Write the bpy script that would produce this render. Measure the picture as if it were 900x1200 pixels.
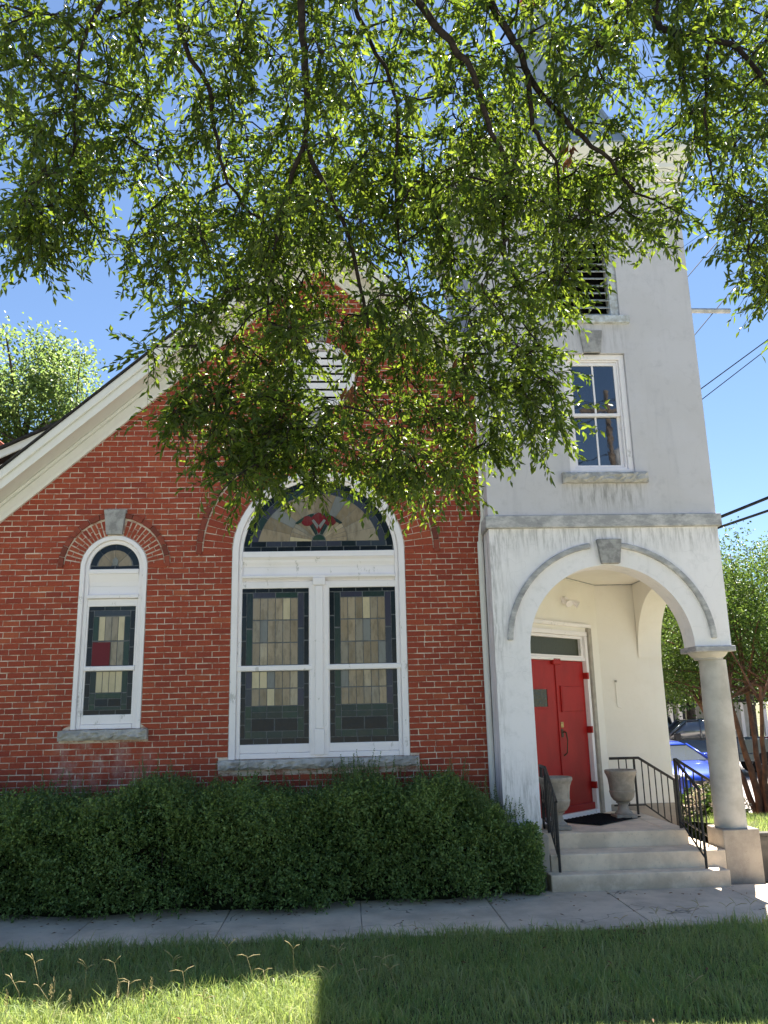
import bpy, bmesh, math, random
import numpy as np
from mathutils import Vector, Matrix
for o in list(bpy.data.objects): bpy.data.objects.remove(o)
S=bpy.context.scene; COL=S.collection
R=math.radians; PI=math.pi
# ------------------------------------------------------------------ camera, sky, sun, exposure
cam=bpy.data.cameras.new('camera'); co=bpy.data.objects.new('camera',cam); COL.objects.link(co); S.camera=co
cam.sensor_fit='VERTICAL'; cam.sensor_height=36; cam.lens=36*970/1200; cam.clip_end=2000
CAMP=Vector((0,-11.3,2.14))
def cam_axes(p,r,y):
    f=Vector((math.sin(y),math.cos(y),0)); rt=Vector((math.cos(y),-math.sin(y),0)); up=Vector((0,0,1))
    f2=f*math.cos(p)+up*math.sin(p); u2=-f*math.sin(p)+up*math.cos(p)
    return rt*math.cos(r)+u2*math.sin(r), -rt*math.sin(r)+u2*math.cos(r), f2
a,b,c=cam_axes(R(13.5),R(-1.31),R(2.87))
co.matrix_world=Matrix(((a.x,b.x,-c.x,CAMP.x),(a.y,b.y,-c.y,CAMP.y),(a.z,b.z,-c.z,CAMP.z),(0,0,0,1)))
SUN=Vector((.187,.425,1)).normalized()
EL=math.asin(SUN.z); AZ=math.atan2(SUN.x,SUN.y)
W=bpy.data.worlds.new('World'); S.world=W; W.use_nodes=True
wn=W.node_tree.nodes; wn.clear(); wl=W.node_tree.links
sky=wn.new('ShaderNodeTexSky'); sky.sky_type='NISHITA'; sky.sun_disc=False
sky.sun_elevation=EL; sky.sun_rotation=AZ; sky.air_density=1.0; sky.dust_density=.15; sky.ozone_density=4.0; sky.altitude=300
bg=wn.new('ShaderNodeBackground'); bg.inputs['Strength'].default_value=.045
wo=wn.new('ShaderNodeOutputWorld'); wl.new(sky.outputs[0],bg.inputs[0]); wl.new(bg.outputs[0],wo.inputs[0])
sl=bpy.data.lights.new('sun','SUN'); sl.energy=5.0; sl.angle=R(.5); sl.color=(1,.95,.86)
so=bpy.data.objects.new('sun',sl); COL.objects.link(so); so.rotation_euler=SUN.to_track_quat('Z','Y').to_euler(); so.location=(20,30,60)
S.view_settings.view_transform='Standard'; S.view_settings.look='None'; S.view_settings.gamma=1; S.view_settings.exposure=2.1
S.cycles.max_bounces=10; S.cycles.diffuse_bounces=5; S.cycles.transparent_max_bounces=8
# ------------------------------------------------------------------ materials
def nt(name):
    m=bpy.data.materials.new(name); m.use_nodes=True; n=m.node_tree.nodes; n.clear(); return m,n,m.node_tree.links
class N:
    """small node helper"""
    def __init__(s,name):
        s.m,s.n,s.l=nt(name); s.out=s.n.new('ShaderNodeOutputMaterial'); s.geo=s.n.new('ShaderNodeNewGeometry')
    def link(s,a,b): s.l.new(a,b)
    def val(s,sock,v):
        if hasattr(v,'is_linked') or isinstance(v,bpy.types.NodeSocket): s.l.new(v,sock)
        else: sock.default_value=v if not (isinstance(v,tuple) and len(v)==3 and len(sock.default_value)==4) else (*v,1)
    def noise(s,scale=5,detail=4,rough=.6,stretch=None,coord=None):
        x=coord or s.geo.outputs['Position']
        if stretch:
            mp=s.n.new('ShaderNodeMapping'); mp.inputs['Scale'].default_value=stretch; s.l.new(x,mp.inputs[0]); x=mp.outputs[0]
        t=s.n.new('ShaderNodeTexNoise'); t.inputs['Scale'].default_value=scale; t.inputs['Detail'].default_value=detail; t.inputs['Roughness'].default_value=rough
        s.l.new(x,t.inputs['Vector']); return t.outputs['Fac']
    def math(s,op,a,b=0.,clamp=False):
        t=s.n.new('ShaderNodeMath'); t.operation=op; t.use_clamp=clamp; s.val(t.inputs[0],a); s.val(t.inputs[1],b); return t.outputs[0]
    def ramp(s,f,lo,hi,a=0.,b=1.):
        t=s.n.new('ShaderNodeMapRange'); t.interpolation_type='SMOOTHSTEP'; s.l.new(f,t.inputs[0])
        for i,v in zip((1,2,3,4),(lo,hi,a,b)): t.inputs[i].default_value=v
        return t.outputs[0]
    def mix(s,f,a,b):
        t=s.n.new('ShaderNodeMix'); t.data_type='RGBA'; s.val(t.inputs[0],f); s.val(t.inputs[6],a); s.val(t.inputs[7],b); return t.outputs[2]
    def colors(s,f,stops):
        t=s.n.new('ShaderNodeValToRGB'); e=t.color_ramp.elements
        while len(e)<len(stops): e.new(.5)
        for q,(p,c) in zip(e,stops): q.position=p; q.color=(*c,1)
        s.l.new(f,t.inputs[0]); return t.outputs[0]
    def rand(s):
        o=s.n.new('ShaderNodeObjectInfo'); return s.math('FRACT',s.math('ADD',o.outputs['Random'],s.geo.outputs['Random Per Island']))
    def xyz(s):
        t=s.n.new('ShaderNodeSeparateXYZ'); s.l.new(s.geo.outputs['Position'],t.inputs[0]); return t.outputs
    def box(s,x0,x1,z0,z1,soft=.08,top=.02):
        p=s.xyz()
        f=s.math('MULTIPLY',s.ramp(p[0],x0-soft,x0+soft),s.ramp(p[0],x1-soft,x1+soft,1,0))
        return s.math('MULTIPLY',f,s.math('MULTIPLY',s.ramp(p[2],z0-soft,z0+soft),s.ramp(p[2],z1-top,z1+top,1,0)))
    def bsdf(s,color,rough=.8,spec=.3,bump=None,bstr=.3,bdist=.01,metal=0,ior=None):
        p=s.n.new('ShaderNodeBsdfPrincipled'); s.val(p.inputs['Base Color'],color); s.val(p.inputs['Roughness'],rough)
        p.inputs['Specular IOR Level'].default_value=spec; p.inputs['Metallic'].default_value=metal
        if ior: p.inputs['IOR'].default_value=ior
        if bump is not None:
            b=s.n.new('ShaderNodeBump'); b.inputs['Strength'].default_value=bstr; b.inputs['Distance'].default_value=bdist
            s.l.new(bump,b.inputs['Height']); s.l.new(b.outputs[0],p.inputs['Normal'])
        s.last=p; return p
    def done(s,sh=None):
        s.l.new((sh or s.last).outputs[0],s.out.inputs[0]); return s.m
MT={}
def plain(name,c1,c2,scale=6,rough=.7,spec=.3,bump=.3,bscale=60,metal=0,lo=.35,hi=.65):
    n=N(name); f=n.ramp(n.noise(scale,5),lo,hi); col=n.mix(f,c1,c2)
    n.bsdf(col,rough,spec,n.noise(bscale,4),bump,.01,metal); MT[name]=n.done(); return MT[name]
# brick
n=N('brick'); r=n.rand()
col=n.colors(r,[(0,(.27,.058,.039)),(.08,(.315,.067,.042)),(.5,(.35,.075,.043)),(.9,(.38,.087,.048)),(1,(.41,.112,.058))])
col=n.mix(n.math('MULTIPLY',n.ramp(n.noise(38,5),.45,.75),.45),col,(.15,.045,.035))
col=n.mix(n.math('MULTIPLY',n.ramp(n.noise(.9,5,.65),.44,.7),.42),col,(.22,.055,.04))
sm=n.math('MULTIPLY',n.ramp(n.noise(16,6,.7),.64,.76),.35); col=n.mix(sm,col,(.52,.45,.38))
eff=n.math('MULTIPLY',n.box(-3.75,-2.55,1.2,1.86,.12),n.ramp(n.noise(5,5,.7,(1,1,.6)),.42,.68)); col=n.mix(n.math('MULTIPLY',eff,.55),col,(.45,.33,.30))
n.bsdf(col,.92,.1,n.noise(90,5,.7),.7,.006); MT['brick']=n.done()
n=N('dark_brick'); r=n.rand()
col=n.colors(r,[(0,(.16,.05,.036)),(.5,(.24,.062,.042)),(1,(.31,.08,.05))])
col=n.mix(n.math('MULTIPLY',n.ramp(n.noise(26,5),.5,.7),.5),col,(.06,.04,.035)); n.bsdf(col,.9,.2,n.noise(90,5,.7),.7,.006); MT['dark_brick']=n.done()
n=N('mortar'); f=n.ramp(n.noise(7,5,.7,(.55,1,1.6)),.42,.60); g=n.ramp(n.noise(30,4,.7),.45,.65)
col=n.mix(f,(.66,.57,.47),(.34,.17,.12)); col=n.mix(n.math('MULTIPLY',g,.35),col,(.74,.68,.60)); n.bsdf(col,.95,.15,n.noise(120,4),.8,.006); MT['mortar']=n.done()
# painted wood with peeling
n=N('white_paint'); f=n.ramp(n.noise(7,8,.78,(1,1,.45)),.60,.645); g=n.ramp(n.noise(2.5,4),.5,.75)
col=n.mix(n.math('MULTIPLY',g,.35),(.89,.85,.86),(.76,.725,.71)); col=n.mix(n.math('MULTIPLY',f,.6),col,(.40,.385,.36))
n.bsdf(col,.55,.35,n.noise(40,5,.7),.25,.004); MT['white_paint']=n.done()
n=N('trim_paint'); g=n.ramp(n.noise(3,5),.45,.75); f=n.ramp(n.noise(20,6,.7),.63,.7)
col=n.mix(n.math('MULTIPLY',g,.3),(.78,.77,.73),(.66,.64,.58)); col=n.mix(n.math('MULTIPLY',f,.4),col,(.5,.47,.42)); n.bsdf(col,.6,.3,n.noise(30,4),.15,.004); MT['trim_paint']=n.done()
# stucco
def stucco(name,base,grey,cream,streak=1.):
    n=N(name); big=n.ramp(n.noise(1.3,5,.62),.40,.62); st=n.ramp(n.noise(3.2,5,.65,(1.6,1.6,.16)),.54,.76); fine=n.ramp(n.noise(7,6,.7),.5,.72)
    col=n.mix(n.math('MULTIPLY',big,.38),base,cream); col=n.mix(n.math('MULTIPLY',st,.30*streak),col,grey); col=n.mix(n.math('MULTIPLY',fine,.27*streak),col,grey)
    if streak:
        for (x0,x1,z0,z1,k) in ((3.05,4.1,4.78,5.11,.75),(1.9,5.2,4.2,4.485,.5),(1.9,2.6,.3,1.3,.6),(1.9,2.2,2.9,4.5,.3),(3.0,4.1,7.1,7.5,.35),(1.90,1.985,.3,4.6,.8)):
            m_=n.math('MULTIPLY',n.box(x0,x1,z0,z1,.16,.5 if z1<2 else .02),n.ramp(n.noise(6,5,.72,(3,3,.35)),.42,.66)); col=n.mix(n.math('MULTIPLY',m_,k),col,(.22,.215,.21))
    hl=n.ramp(n.math('ABSOLUTE',n.math('SUBTRACT',n.noise(1.1,3,.5),.5)),.0,.0035,1,0); col=n.mix(n.math('MULTIPLY',hl,.10*streak),col,(.25,.25,.25))
    bump=n.math('ADD',n.noise(6,4),n.math('MULTIPLY',n.noise(70,4),.35)); n.bsdf(col,.85,.25,bump,.35,.012); MT[name]=n.done()
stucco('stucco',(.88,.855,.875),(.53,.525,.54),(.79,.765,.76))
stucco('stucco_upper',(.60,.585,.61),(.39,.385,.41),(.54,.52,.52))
stucco('porch_plaster',(.85,.82,.765),(.62,.58,.52),(.79,.74,.66),.3)  # same plaster as outside, warm bounced light put into its colour
n=N('grey_stucco'); f=n.ramp(n.noise(4,6,.7,(1,1,2)),.4,.66); col=n.mix(f,(.34,.34,.35),(.58,.57,.565)); k=n.ramp(n.noise(2.1,4),.62,.72); col=n.mix(n.math('MULTIPLY',k,.7),col,(.14,.14,.15))
n.bsdf(col,.85,.25,n.noise(50,5),.5,.01); MT['grey_stucco']=n.done()
plain('keystone_stone',(.26,.255,.25),(.42,.41,.40),12,.9,.2,.8,70)
plain('sill_stone',(.33,.32,.30),(.52,.50,.47),7,.9,.2,1.,45)
n=N('concrete'); f=n.ramp(n.noise(2.2,6,.65),.38,.66); col=n.mix(f,(.44,.385,.32),(.30,.262,.222)); g=n.ramp(n.noise(60,3,.7),.55,.75); col=n.mix(n.math('MULTIPLY',g,.4),col,(.5,.47,.43))
d=n.ramp(n.noise(7,5,.7),.6,.72); col=n.mix(n.math('MULTIPLY',d,.35),col,(.17,.15,.13)); n.bsdf(col,.9,.2,n.noise(80,5),.45,.006); MT['concrete']=n.done()
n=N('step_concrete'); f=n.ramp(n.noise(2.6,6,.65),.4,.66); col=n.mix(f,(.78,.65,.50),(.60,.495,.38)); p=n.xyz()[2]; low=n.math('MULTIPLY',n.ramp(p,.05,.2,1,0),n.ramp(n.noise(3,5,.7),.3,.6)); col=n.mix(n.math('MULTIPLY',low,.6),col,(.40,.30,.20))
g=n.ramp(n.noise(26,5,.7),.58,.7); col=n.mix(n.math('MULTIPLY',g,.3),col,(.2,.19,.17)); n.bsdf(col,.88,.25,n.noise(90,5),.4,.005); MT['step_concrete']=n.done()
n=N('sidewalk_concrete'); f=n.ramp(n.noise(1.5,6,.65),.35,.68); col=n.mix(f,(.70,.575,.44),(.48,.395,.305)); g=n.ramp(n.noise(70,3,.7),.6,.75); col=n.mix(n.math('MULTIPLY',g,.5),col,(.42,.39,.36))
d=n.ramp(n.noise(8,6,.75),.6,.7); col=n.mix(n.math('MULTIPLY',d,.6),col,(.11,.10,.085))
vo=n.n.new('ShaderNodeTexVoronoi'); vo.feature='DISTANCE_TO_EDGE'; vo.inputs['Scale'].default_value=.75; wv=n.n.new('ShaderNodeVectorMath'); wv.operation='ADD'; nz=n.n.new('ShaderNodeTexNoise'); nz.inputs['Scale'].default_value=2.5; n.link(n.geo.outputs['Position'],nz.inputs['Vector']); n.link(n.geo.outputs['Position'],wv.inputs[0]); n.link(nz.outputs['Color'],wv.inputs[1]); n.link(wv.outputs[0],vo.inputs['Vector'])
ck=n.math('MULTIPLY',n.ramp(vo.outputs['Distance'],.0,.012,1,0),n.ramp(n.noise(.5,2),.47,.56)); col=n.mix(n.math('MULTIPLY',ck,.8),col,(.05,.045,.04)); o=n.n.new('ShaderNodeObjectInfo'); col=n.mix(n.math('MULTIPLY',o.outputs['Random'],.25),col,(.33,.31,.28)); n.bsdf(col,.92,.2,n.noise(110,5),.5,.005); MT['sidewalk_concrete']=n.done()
n=N('red_paint'); f=n.ramp(n.noise(2.2,5,.65,(1,1,.5)),.38,.66); col=n.mix(f,(.38,.015,.013),(.29,.011,.010)); g=n.ramp(n.noise(18,6,.75,(1,1,.4)),.63,.72); col=n.mix(n.math('MULTIPLY',g,.5),col,(.16,.02,.018)); n.bsdf(col,.5,.25,n.noise(40,5,.6,(1,1,.3)),.2,.004); MT['red_paint']=n.done()
plain('dark_concrete',(.10,.095,.085),(.17,.155,.135),5,.95,.2,.6,50)
plain('iron',(.012,.012,.013),(.03,.028,.026),20,.5,.4,.3,80)
plain('rubber_mat',(.012,.012,.014),(.025,.025,.027),30,.95,.1,1,160)
plain('cast_stone',(.40,.36,.31),(.29,.265,.23),9,.9,.2,.6,70)
plain('column_stone',(.56,.53,.48),(.44,.415,.37),3,.88,.22,.45,90)
plain('brass',(.45,.33,.13),(.3,.2,.08),30,.4,.5,.1,60,.8)
plain('shingle',(.025,.024,.025),(.05,.048,.047),14,.9,.2,.9,40)
plain('spire_metal',(.36,.42,.47),(.24,.29,.33),3,.5,.5,.2,20,.3)
plain('bark',(.045,.038,.032),(.10,.085,.07),14,.95,.15,1,30)
plain('oak_bark',(.014,.012,.010),(.032,.027,.023),22,.95,.15,1,45)
plain('crepe_bark',(.20,.10,.06),(.10,.055,.04),7,.8,.25,.6,18)
plain('asphalt',(.30,.285,.26),(.38,.36,.325),5,.95,.2,.7,150)
plain('parking_paving',(.42,.38,.35),(.33,.30,.28),4,.95,.2,.7,120)
plain('soil',(.055,.075,.025),(.09,.085,.045),6,1,.1,.8,40)
plain('far_ground',(.10,.11,.05),(.22,.20,.14),.15,1,.1,.3,3)
plain('galvanised',(.35,.36,.37),(.5,.5,.5),8,.5,.5,.2,30,.5)
plain('pole_wood',(.13,.095,.065),(.21,.17,.13),8,.9,.2,.8,40)
plain('wire',(.01,.01,.012),(.03,.03,.03),10,.7,.3,.1,40)
plain('slat_paint',(.62,.66,.70),(.40,.40,.38),11,.7,.25,.4,50)
plain('dark_void',(.004,.004,.005),(.008,.008,.009),4,.95,.05,.1,30)
plain('lead',(.09,.10,.11),(.15,.16,.17),20,.6,.2,.3,60,.2)
plain('terracotta',(.36,.10,.06),(.27,.075,.05),6,.85,.25,.5,40)
plain('tyre',(.012,.012,.012),(.02,.02,.02),20,.9,.2,.3,60)
plain('rim_metal',(.4,.41,.42),(.3,.31,.32),9,.35,.5,.1,40,.8)
plain('chrome',(.6,.61,.62),(.5,.5,.51),9,.2,.5,.05,40,.9)
plain('plastic_black',(.012,.012,.013),(.02,.02,.021),9,.5,.4,.1,60)
plain('house_siding',(.55,.54,.50),(.45,.44,.41),3,.8,.25,.2,20)
plain('plate_white',(.6,.6,.58),(.7,.7,.68),9,.5,.4,.05,40)
def paint(name,c,rough=.25):
    n=N(name); n.bsdf(c,.35,.5); n.last.inputs['Coat Weight'].default_value=1; n.last.inputs['Coat Roughness'].default_value=.04; n.last.inputs['Metallic'].default_value=.25; MT[name]=n.done()
paint('blue_paint',(.006,.045,.42)); paint('navy_paint',(.010,.014,.028)); paint('silver_paint',(.05,.065,.075))
n=N('tail_red'); n.bsdf((.5,.012,.012),.2,.5); MT['tail_red']=n.done()
n=N('headlamp'); n.bsdf((.5,.52,.54),.12,.6); n.last.inputs['Coat Weight'].default_value=1; MT['headlamp']=n.done()
def glass(name,c,rough=.04,ior=1.7,wave=0.,wscale=6):
    n=N(name); n.bsdf(c,rough,.5,n.noise(wscale,3) if wave else None,wave,.02,ior=ior); MT[name]=n.done()
glass('pane_glass',(.006,.010,.018),.02,2.3,.03,2.5); glass('car_glass',(.06,.07,.075),.06,2.2); glass('transom_glass',(.055,.058,.036),.3,1.3,.2,20); glass('door_glass',(.012,.014,.010),.1,1.4,.2,20)
plain('bronze',(.10,.055,.03),(.06,.035,.02),30,.5,.4,.1,60,.4); plain('grey_casing',(.42,.385,.33),(.33,.30,.26),8,.8,.2,.3,40)
def stained(name,stops,streak=.5,rough=.15):
    n=N(name); o=n.n.new('ShaderNodeObjectInfo'); col=n.colors(n.math('FRACT',n.math('ADD',o.outputs['Random'],0)),stops)
    f=n.ramp(n.noise(13,5,.65,(1,1,.35)),.42,.68); col=n.mix(n.math('MULTIPLY',f,streak),col,(.11,.09,.06)); h=n.ramp(n.noise(9,5,.7,(1,1,.4)),.50,.68); col=n.mix(n.math('MULTIPLY',h,streak*.5),col,(.26,.27,.26))
    n.bsdf(col,rough,.25,n.noise(11,4),.3,.012); MT[name]=n.done()
stained('glass_beige',[(0,(.22,.175,.115)),(.25,(.28,.225,.155)),(.5,(.33,.27,.19)),(.7,(.26,.24,.195)),(.85,(.36,.29,.20)),(1,(.42,.36,.26))])
stained('glass_cream',[(0,(.50,.43,.28)),(1,(.58,.50,.33))],.2)
stained('glass_dark',[(0,(.004,.008,.014)),(.7,(.007,.012,.02)),(1,(.012,.022,.03))],.02,.2)
stained('glass_teal',[(0,(.016,.03,.034)),(.5,(.02,.042,.042)),(1,(.02,.052,.040))],.08,.2)
stained('glass_violet',[(0,(.045,.045,.075)),(1,(.035,.05,.07))],.08,.2)
stained('glass_red',[(0,(.13,.012,.018)),(1,(.16,.014,.02))],.12,.25)
stained('glass_grey',[(0,(.17,.18,.18)),(1,(.22,.23,.22))],.25,.25)
n=N('red_board'); n.bsdf((.135,.012,.02),.6,.3); MT['red_board']=n.done()
# foliage
def leafmat(name,stops,trans,tw=.45,rough=.38,gloss=.4,big=.9):
    n=N(name); r=n.rand(); col=n.colors(r,stops); v=n.ramp(n.noise(big,3),.35,.65)
    col=n.mix(n.math('MULTIPLY',v,.35),col,stops[-1][1]); n.bsdf(col,rough,gloss)
    t=n.n.new('ShaderNodeBsdfTranslucent'); tc=n.mix(r,trans[0],trans[1]); n.link(tc,t.inputs[0])
    m=n.n.new('ShaderNodeMixShader'); m.inputs[0].default_value=tw; n.link(n.last.outputs[0],m.inputs[1]); n.link(t.outputs[0],m.inputs[2]); MT[name]=n.done(m)
leafmat('oak_leaf',[(0,(.020,.040,.010)),(.5,(.034,.060,.014)),(1,(.055,.088,.02))],((.08,.16,.012),(.34,.43,.035)),.44,.38,.3)
leafmat('dead_leaf',[(0,(.13,.05,.02)),(1,(.2,.08,.03))],((.2,.07,.02),(.25,.09,.03)),.3)
leafmat('hedge_leaf',[(0,(.055,.10,.035)),(.6,(.11,.18,.055)),(.9,(.19,.28,.08)),(1,(.30,.40,.12))],((.18,.3,.05),(.28,.4,.07)),.3,.42,.35,1.6)
leafmat('shoot_leaf',[(0,(.07,.13,.045)),(1,(.15,.22,.08))],((.12,.2,.03),(.16,.25,.04)),.3)
leafmat('crepe_leaf',[(0,(.04,.085,.018)),(.6,(.065,.12,.025)),(1,(.10,.15,.035))],((.10,.20,.025),(.24,.33,.05)),.33,.42,.35,.6)
leafmat('far_leaf',[(0,(.04,.085,.02)),(.6,(.065,.12,.03)),(1,(.10,.15,.045))],((.26,.40,.09),(.42,.52,.17)),.42,.45,.35,.3)
leafmat('shade_leaf',[(0,(.025,.06,.02)),(1,(.05,.095,.03))],((.1,.2,.03),(.16,.26,.05)),.3,.5,.3,.3)
leafmat('grass',[(0,(.10,.18,.062)),(.4,(.17,.27,.09)),(.82,(.24,.33,.12)),(.92,(.38,.35,.17)),(1,(.46,.40,.22))],((.34,.48,.09),(.54,.60,.18)),.42,.5,.3,1.1)
leafmat('straw',[(0,(.42,.34,.16)),(1,(.55,.45,.24))],((.4,.33,.15),(.5,.4,.2)),.3)
leafmat('petal',[(0,(.55,.42,.30)),(1,(.66,.52,.40))],((.5,.4,.3),(.6,.5,.4)),.3)
# ------------------------------------------------------------------ mesh helpers
class MB:
    def __init__(s,M=None): s.v=[]; s.f=[]; s.M=M
    def add(s,vs,fs):
        k=len(s.v)
        if s.M: vs=[tuple(s.M@Vector(q)) for q in vs]
        s.v+=vs; s.f+=[tuple(i+k for i in q) for q in fs]; return s
    def box(s,x0,x1,y0,y1,z0,z1):
        return s.add([(x0,y0,z0),(x1,y0,z0),(x1,y1,z0),(x0,y1,z0),(x0,y0,z1),(x1,y0,z1),(x1,y1,z1),(x0,y1,z1)],[(0,3,2,1),(4,5,6,7),(0,1,5,4),(1,2,6,5),(2,3,7,6),(3,0,4,7)])
    def prism(s,poly,y0,y1):
        """poly in (x,z) counter-clockwise seen from -y, y0 front"""
        k=len(poly); vs=[(x,y0,z) for x,z in poly]+[(x,y1,z) for x,z in poly]
        return s.add(vs,[tuple(range(k)),tuple(range(2*k-1,k-1,-1))]+[(i,i+k,(i+1)%k+k,(i+1)%k) for i in range(k)])
    def zprism(s,poly,z0,z1):
        k=len(poly); vs=[(x,y,z0) for x,y in poly]+[(x,y,z1) for x,y in poly]
        return s.add(vs,[tuple(range(k-1,-1,-1)),tuple(range(k,2*k))]+[(i,(i+1)%k,(i+1)%k+k,i+k) for i in range(k)])
    def xprism(s,poly,x0,x1):
        """poly in (y,z)"""
        k=len(poly); vs=[(x0,y,z) for y,z in poly]+[(x1,y,z) for y,z in poly]
        return s.add(vs,[tuple(range(k)),tuple(range(2*k-1,k-1,-1))]+[(i,i+k,(i+1)%k+k,(i+1)%k) for i in range(k)])
    def chip(s,poly,y0,y1,ch=.004):
        """a brick: chamfered front, no back"""
        k=len(poly); cx=sum(p[0] for p in poly)/k; cz=sum(p[1] for p in poly)/k
        def ins(p):
            dx,dz=cx-p[0],cz-p[1]; return (p[0]+(ch if dx>0 else -ch)*min(1,abs(dx)/ch*.5),p[1]+(ch if dz>0 else -ch)*min(1,abs(dz)/ch*.5))
        q=[ins(p) for p in poly]
        vs=[(x,y0,z) for x,z in q]+[(x,y0+ch,z) for x,z in poly]+[(x,y1,z) for x,z in poly]
        f=[tuple(range(k))]
        for i in range(k):
            j=(i+1)%k; f+=[(i,i+k,j+k,j),(i+k,i+2*k,j+2*k,j+k)]
        return s.add(vs,f)
    def ring(s,outer,inner,y0,y1,closed=False):
        """strip between two equally long outlines in (x,z), extruded"""
        k=len(outer); vs=[(x,y0,z) for x,z in outer]+[(x,y0,z) for x,z in inner]+[(x,y1,z) for x,z in outer]+[(x,y1,z) for x,z in inner]
        f=[]
        for i in range(k if closed else k-1):
            j=(i+1)%k; f+=[(i,j,j+k,i+k),(i+2*k,i+3*k,j+3*k,j+2*k),(i,i+2*k,j+2*k,j),(i+k,j+k,j+3*k,i+3*k)]
        if not closed: f+=[(0,k,3*k,2*k),(k-1,3*k-1,4*k-1,2*k-1)]
        return s.add(vs,f)
    def tube(s,pts,rad,n=6,cap=True):
        pts=[Vector(p) for p in pts]; m=len(pts)
        if not hasattr(rad,'__len__'): rad=[rad]*m
        vs=[]; u=None
        for i,p in enumerate(pts):
            t=(pts[min(i+1,m-1)]-pts[max(i-1,0)])
            if t.length<1e-9: t=Vector((0,0,1))
            t.normalize()
            if u is None: u=t.orthogonal().normalized()
            else: u=(u-t*u.dot(t)); u=u.normalized() if u.length>1e-6 else t.orthogonal().normalized()
            w=t.cross(u)
            for k in range(n):
                a=2*PI*k/n; vs.append(tuple(p+(u*math.cos(a)+w*math.sin(a))*rad[i]))
        f=[(i*n+k,i*n+(k+1)%n,(i+1)*n+(k+1)%n,(i+1)*n+k) for i in range(m-1) for k in range(n)]
        if cap: f+=[tuple(range(n-1,-1,-1)),tuple(range((m-1)*n,m*n))]
        return s.add(vs,f)
    def lathe(s,prof,c,n=28):
        """prof list of (r,z) bottom to top about vertical axis at c"""
        vs=[(c[0]+r*math.cos(2*PI*k/n),c[1]+r*math.sin(2*PI*k/n),c[2]+z) for r,z in prof for k in range(n)]
        f=[(i*n+k,i*n+(k+1)%n,(i+1)*n+(k+1)%n,(i+1)*n+k) for i in range(len(prof)-1) for k in range(n)]
        f+=[tuple(range(n-1,-1,-1)),tuple(range((len(prof)-1)*n,len(prof)*n))]
        return s.add(vs,f)
    def loft(s,secs,cap=True):
        n=len(secs[0]); vs=[p for q in secs for p in q]
        f=[(i*n+k,i*n+(k+1)%n,(i+1)*n+(k+1)%n,(i+1)*n+k) for i in range(len(secs)-1) for k in range(n)]
        if cap: f+=[tuple(range(n-1,-1,-1)),tuple(range((len(secs)-1)*n,len(secs)*n))]
        return s.add(vs,f)
    def mesh(s,name):
        me=bpy.data.meshes.new(name); me.from_pydata(s.v,[],s.f); return me
    def build(s,name,m,parent=None,smooth=False,bevel=0,fix=True,seg=2):
        me=s.mesh(name)
        if fix:
            bm=bmesh.new(); bm.from_mesh(me); bmesh.ops.recalc_face_normals(bm,faces=bm.faces); bm.to_mesh(me); bm.free()
        me.materials.append(MT[m]); o=bpy.data.objects.new(name,me); COL.objects.link(o)
        if parent: o.parent=parent
        if smooth:
            me.polygons.foreach_set('use_smooth',[True]*len(me.polygons))
            if smooth!='all':
                try: me.set_sharp_from_angle(angle=R(40))
                except Exception: pass
        if bevel:
            bv=o.modifiers.new('bevel','BEVEL'); bv.width=bevel; bv.segments=seg; bv.limit_method='ANGLE'; bv.angle_limit=R(40)
        return o
def np_obj(name,V,F,m,parent=None,kind=None,smooth=False):
    V=np.asarray(V,dtype=np.float32).reshape(-1,3); F=np.asarray(F,dtype=np.int32).reshape(-1,3)
    me=bpy.data.meshes.new(name); me.vertices.add(len(V)); me.vertices.foreach_set('co',V.ravel())
    me.loops.add(F.size); me.loops.foreach_set('vertex_index',F.ravel()); me.polygons.add(len(F)); me.polygons.foreach_set('loop_start',np.arange(0,F.size,3,dtype=np.int32))
    me.update(calc_edges=True); me.materials.append(MT[m]); o=bpy.data.objects.new(name,me); COL.objects.link(o)
    if parent: o.parent=parent
    if kind: o['kind']=kind
    return o
def empty(name,loc=(0,0,0),rz=0):
    o=bpy.data.objects.new(name,None); o.location=loc; o.rotation_euler=(0,0,rz); o.empty_display_size=.2; COL.objects.link(o); return o
def tag(o,label=None,cat=None,group=None,kind=None):
    if label: o['label']=label
    if cat: o['category']=cat
    if group: o['group']=group
    if kind: o['kind']=kind
    return o
def fill_wall(mb,outer,holes,y0,y1):
    """wall in the xz plane with holes and reveals, y0 front y1 back"""
    bm=bmesh.new(); es=[]; loops=[outer]+holes
    for L in loops:
        vs=[bm.verts.new((x,y0,z)) for x,z in L]
        for i in range(len(vs)): es.append(bm.edges.new((vs[i],vs[(i+1)%len(vs)])))
    bmesh.ops.triangle_fill(bm,use_beauty=True,use_dissolve=False,edges=es)
    bm.verts.index_update(); vs=[tuple(v.co) for v in bm.verts]; fs=[tuple(v.index for v in f.verts) for f in bm.faces]; bm.free()
    mb.add(vs,fs)
    if y1 is not None:
        mb.add([(x,y1,z) for x,_,z in vs],[tuple(reversed(f)) for f in fs])
        for L in loops:
            k=len(L); mb.add([(x,y0,z) for x,z in L]+[(x,y1,z) for x,z in L],[(i,i+k,(i+1)%k+k,(i+1)%k) for i in range(k)])
    return mb
def arc(xc,zc,r,a0=180,a1=0,n=32): return [(xc+r*math.cos(R(a0+(a1-a0)*i/n)),zc+r*math.sin(R(a0+(a1-a0)*i/n))) for i in range(n+1)]
def arch(xc,zb,zs,r,n=32): return [(xc-r,zb)]+arc(xc,zs,r,180,0,n)+[(xc+r,zb)]
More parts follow.
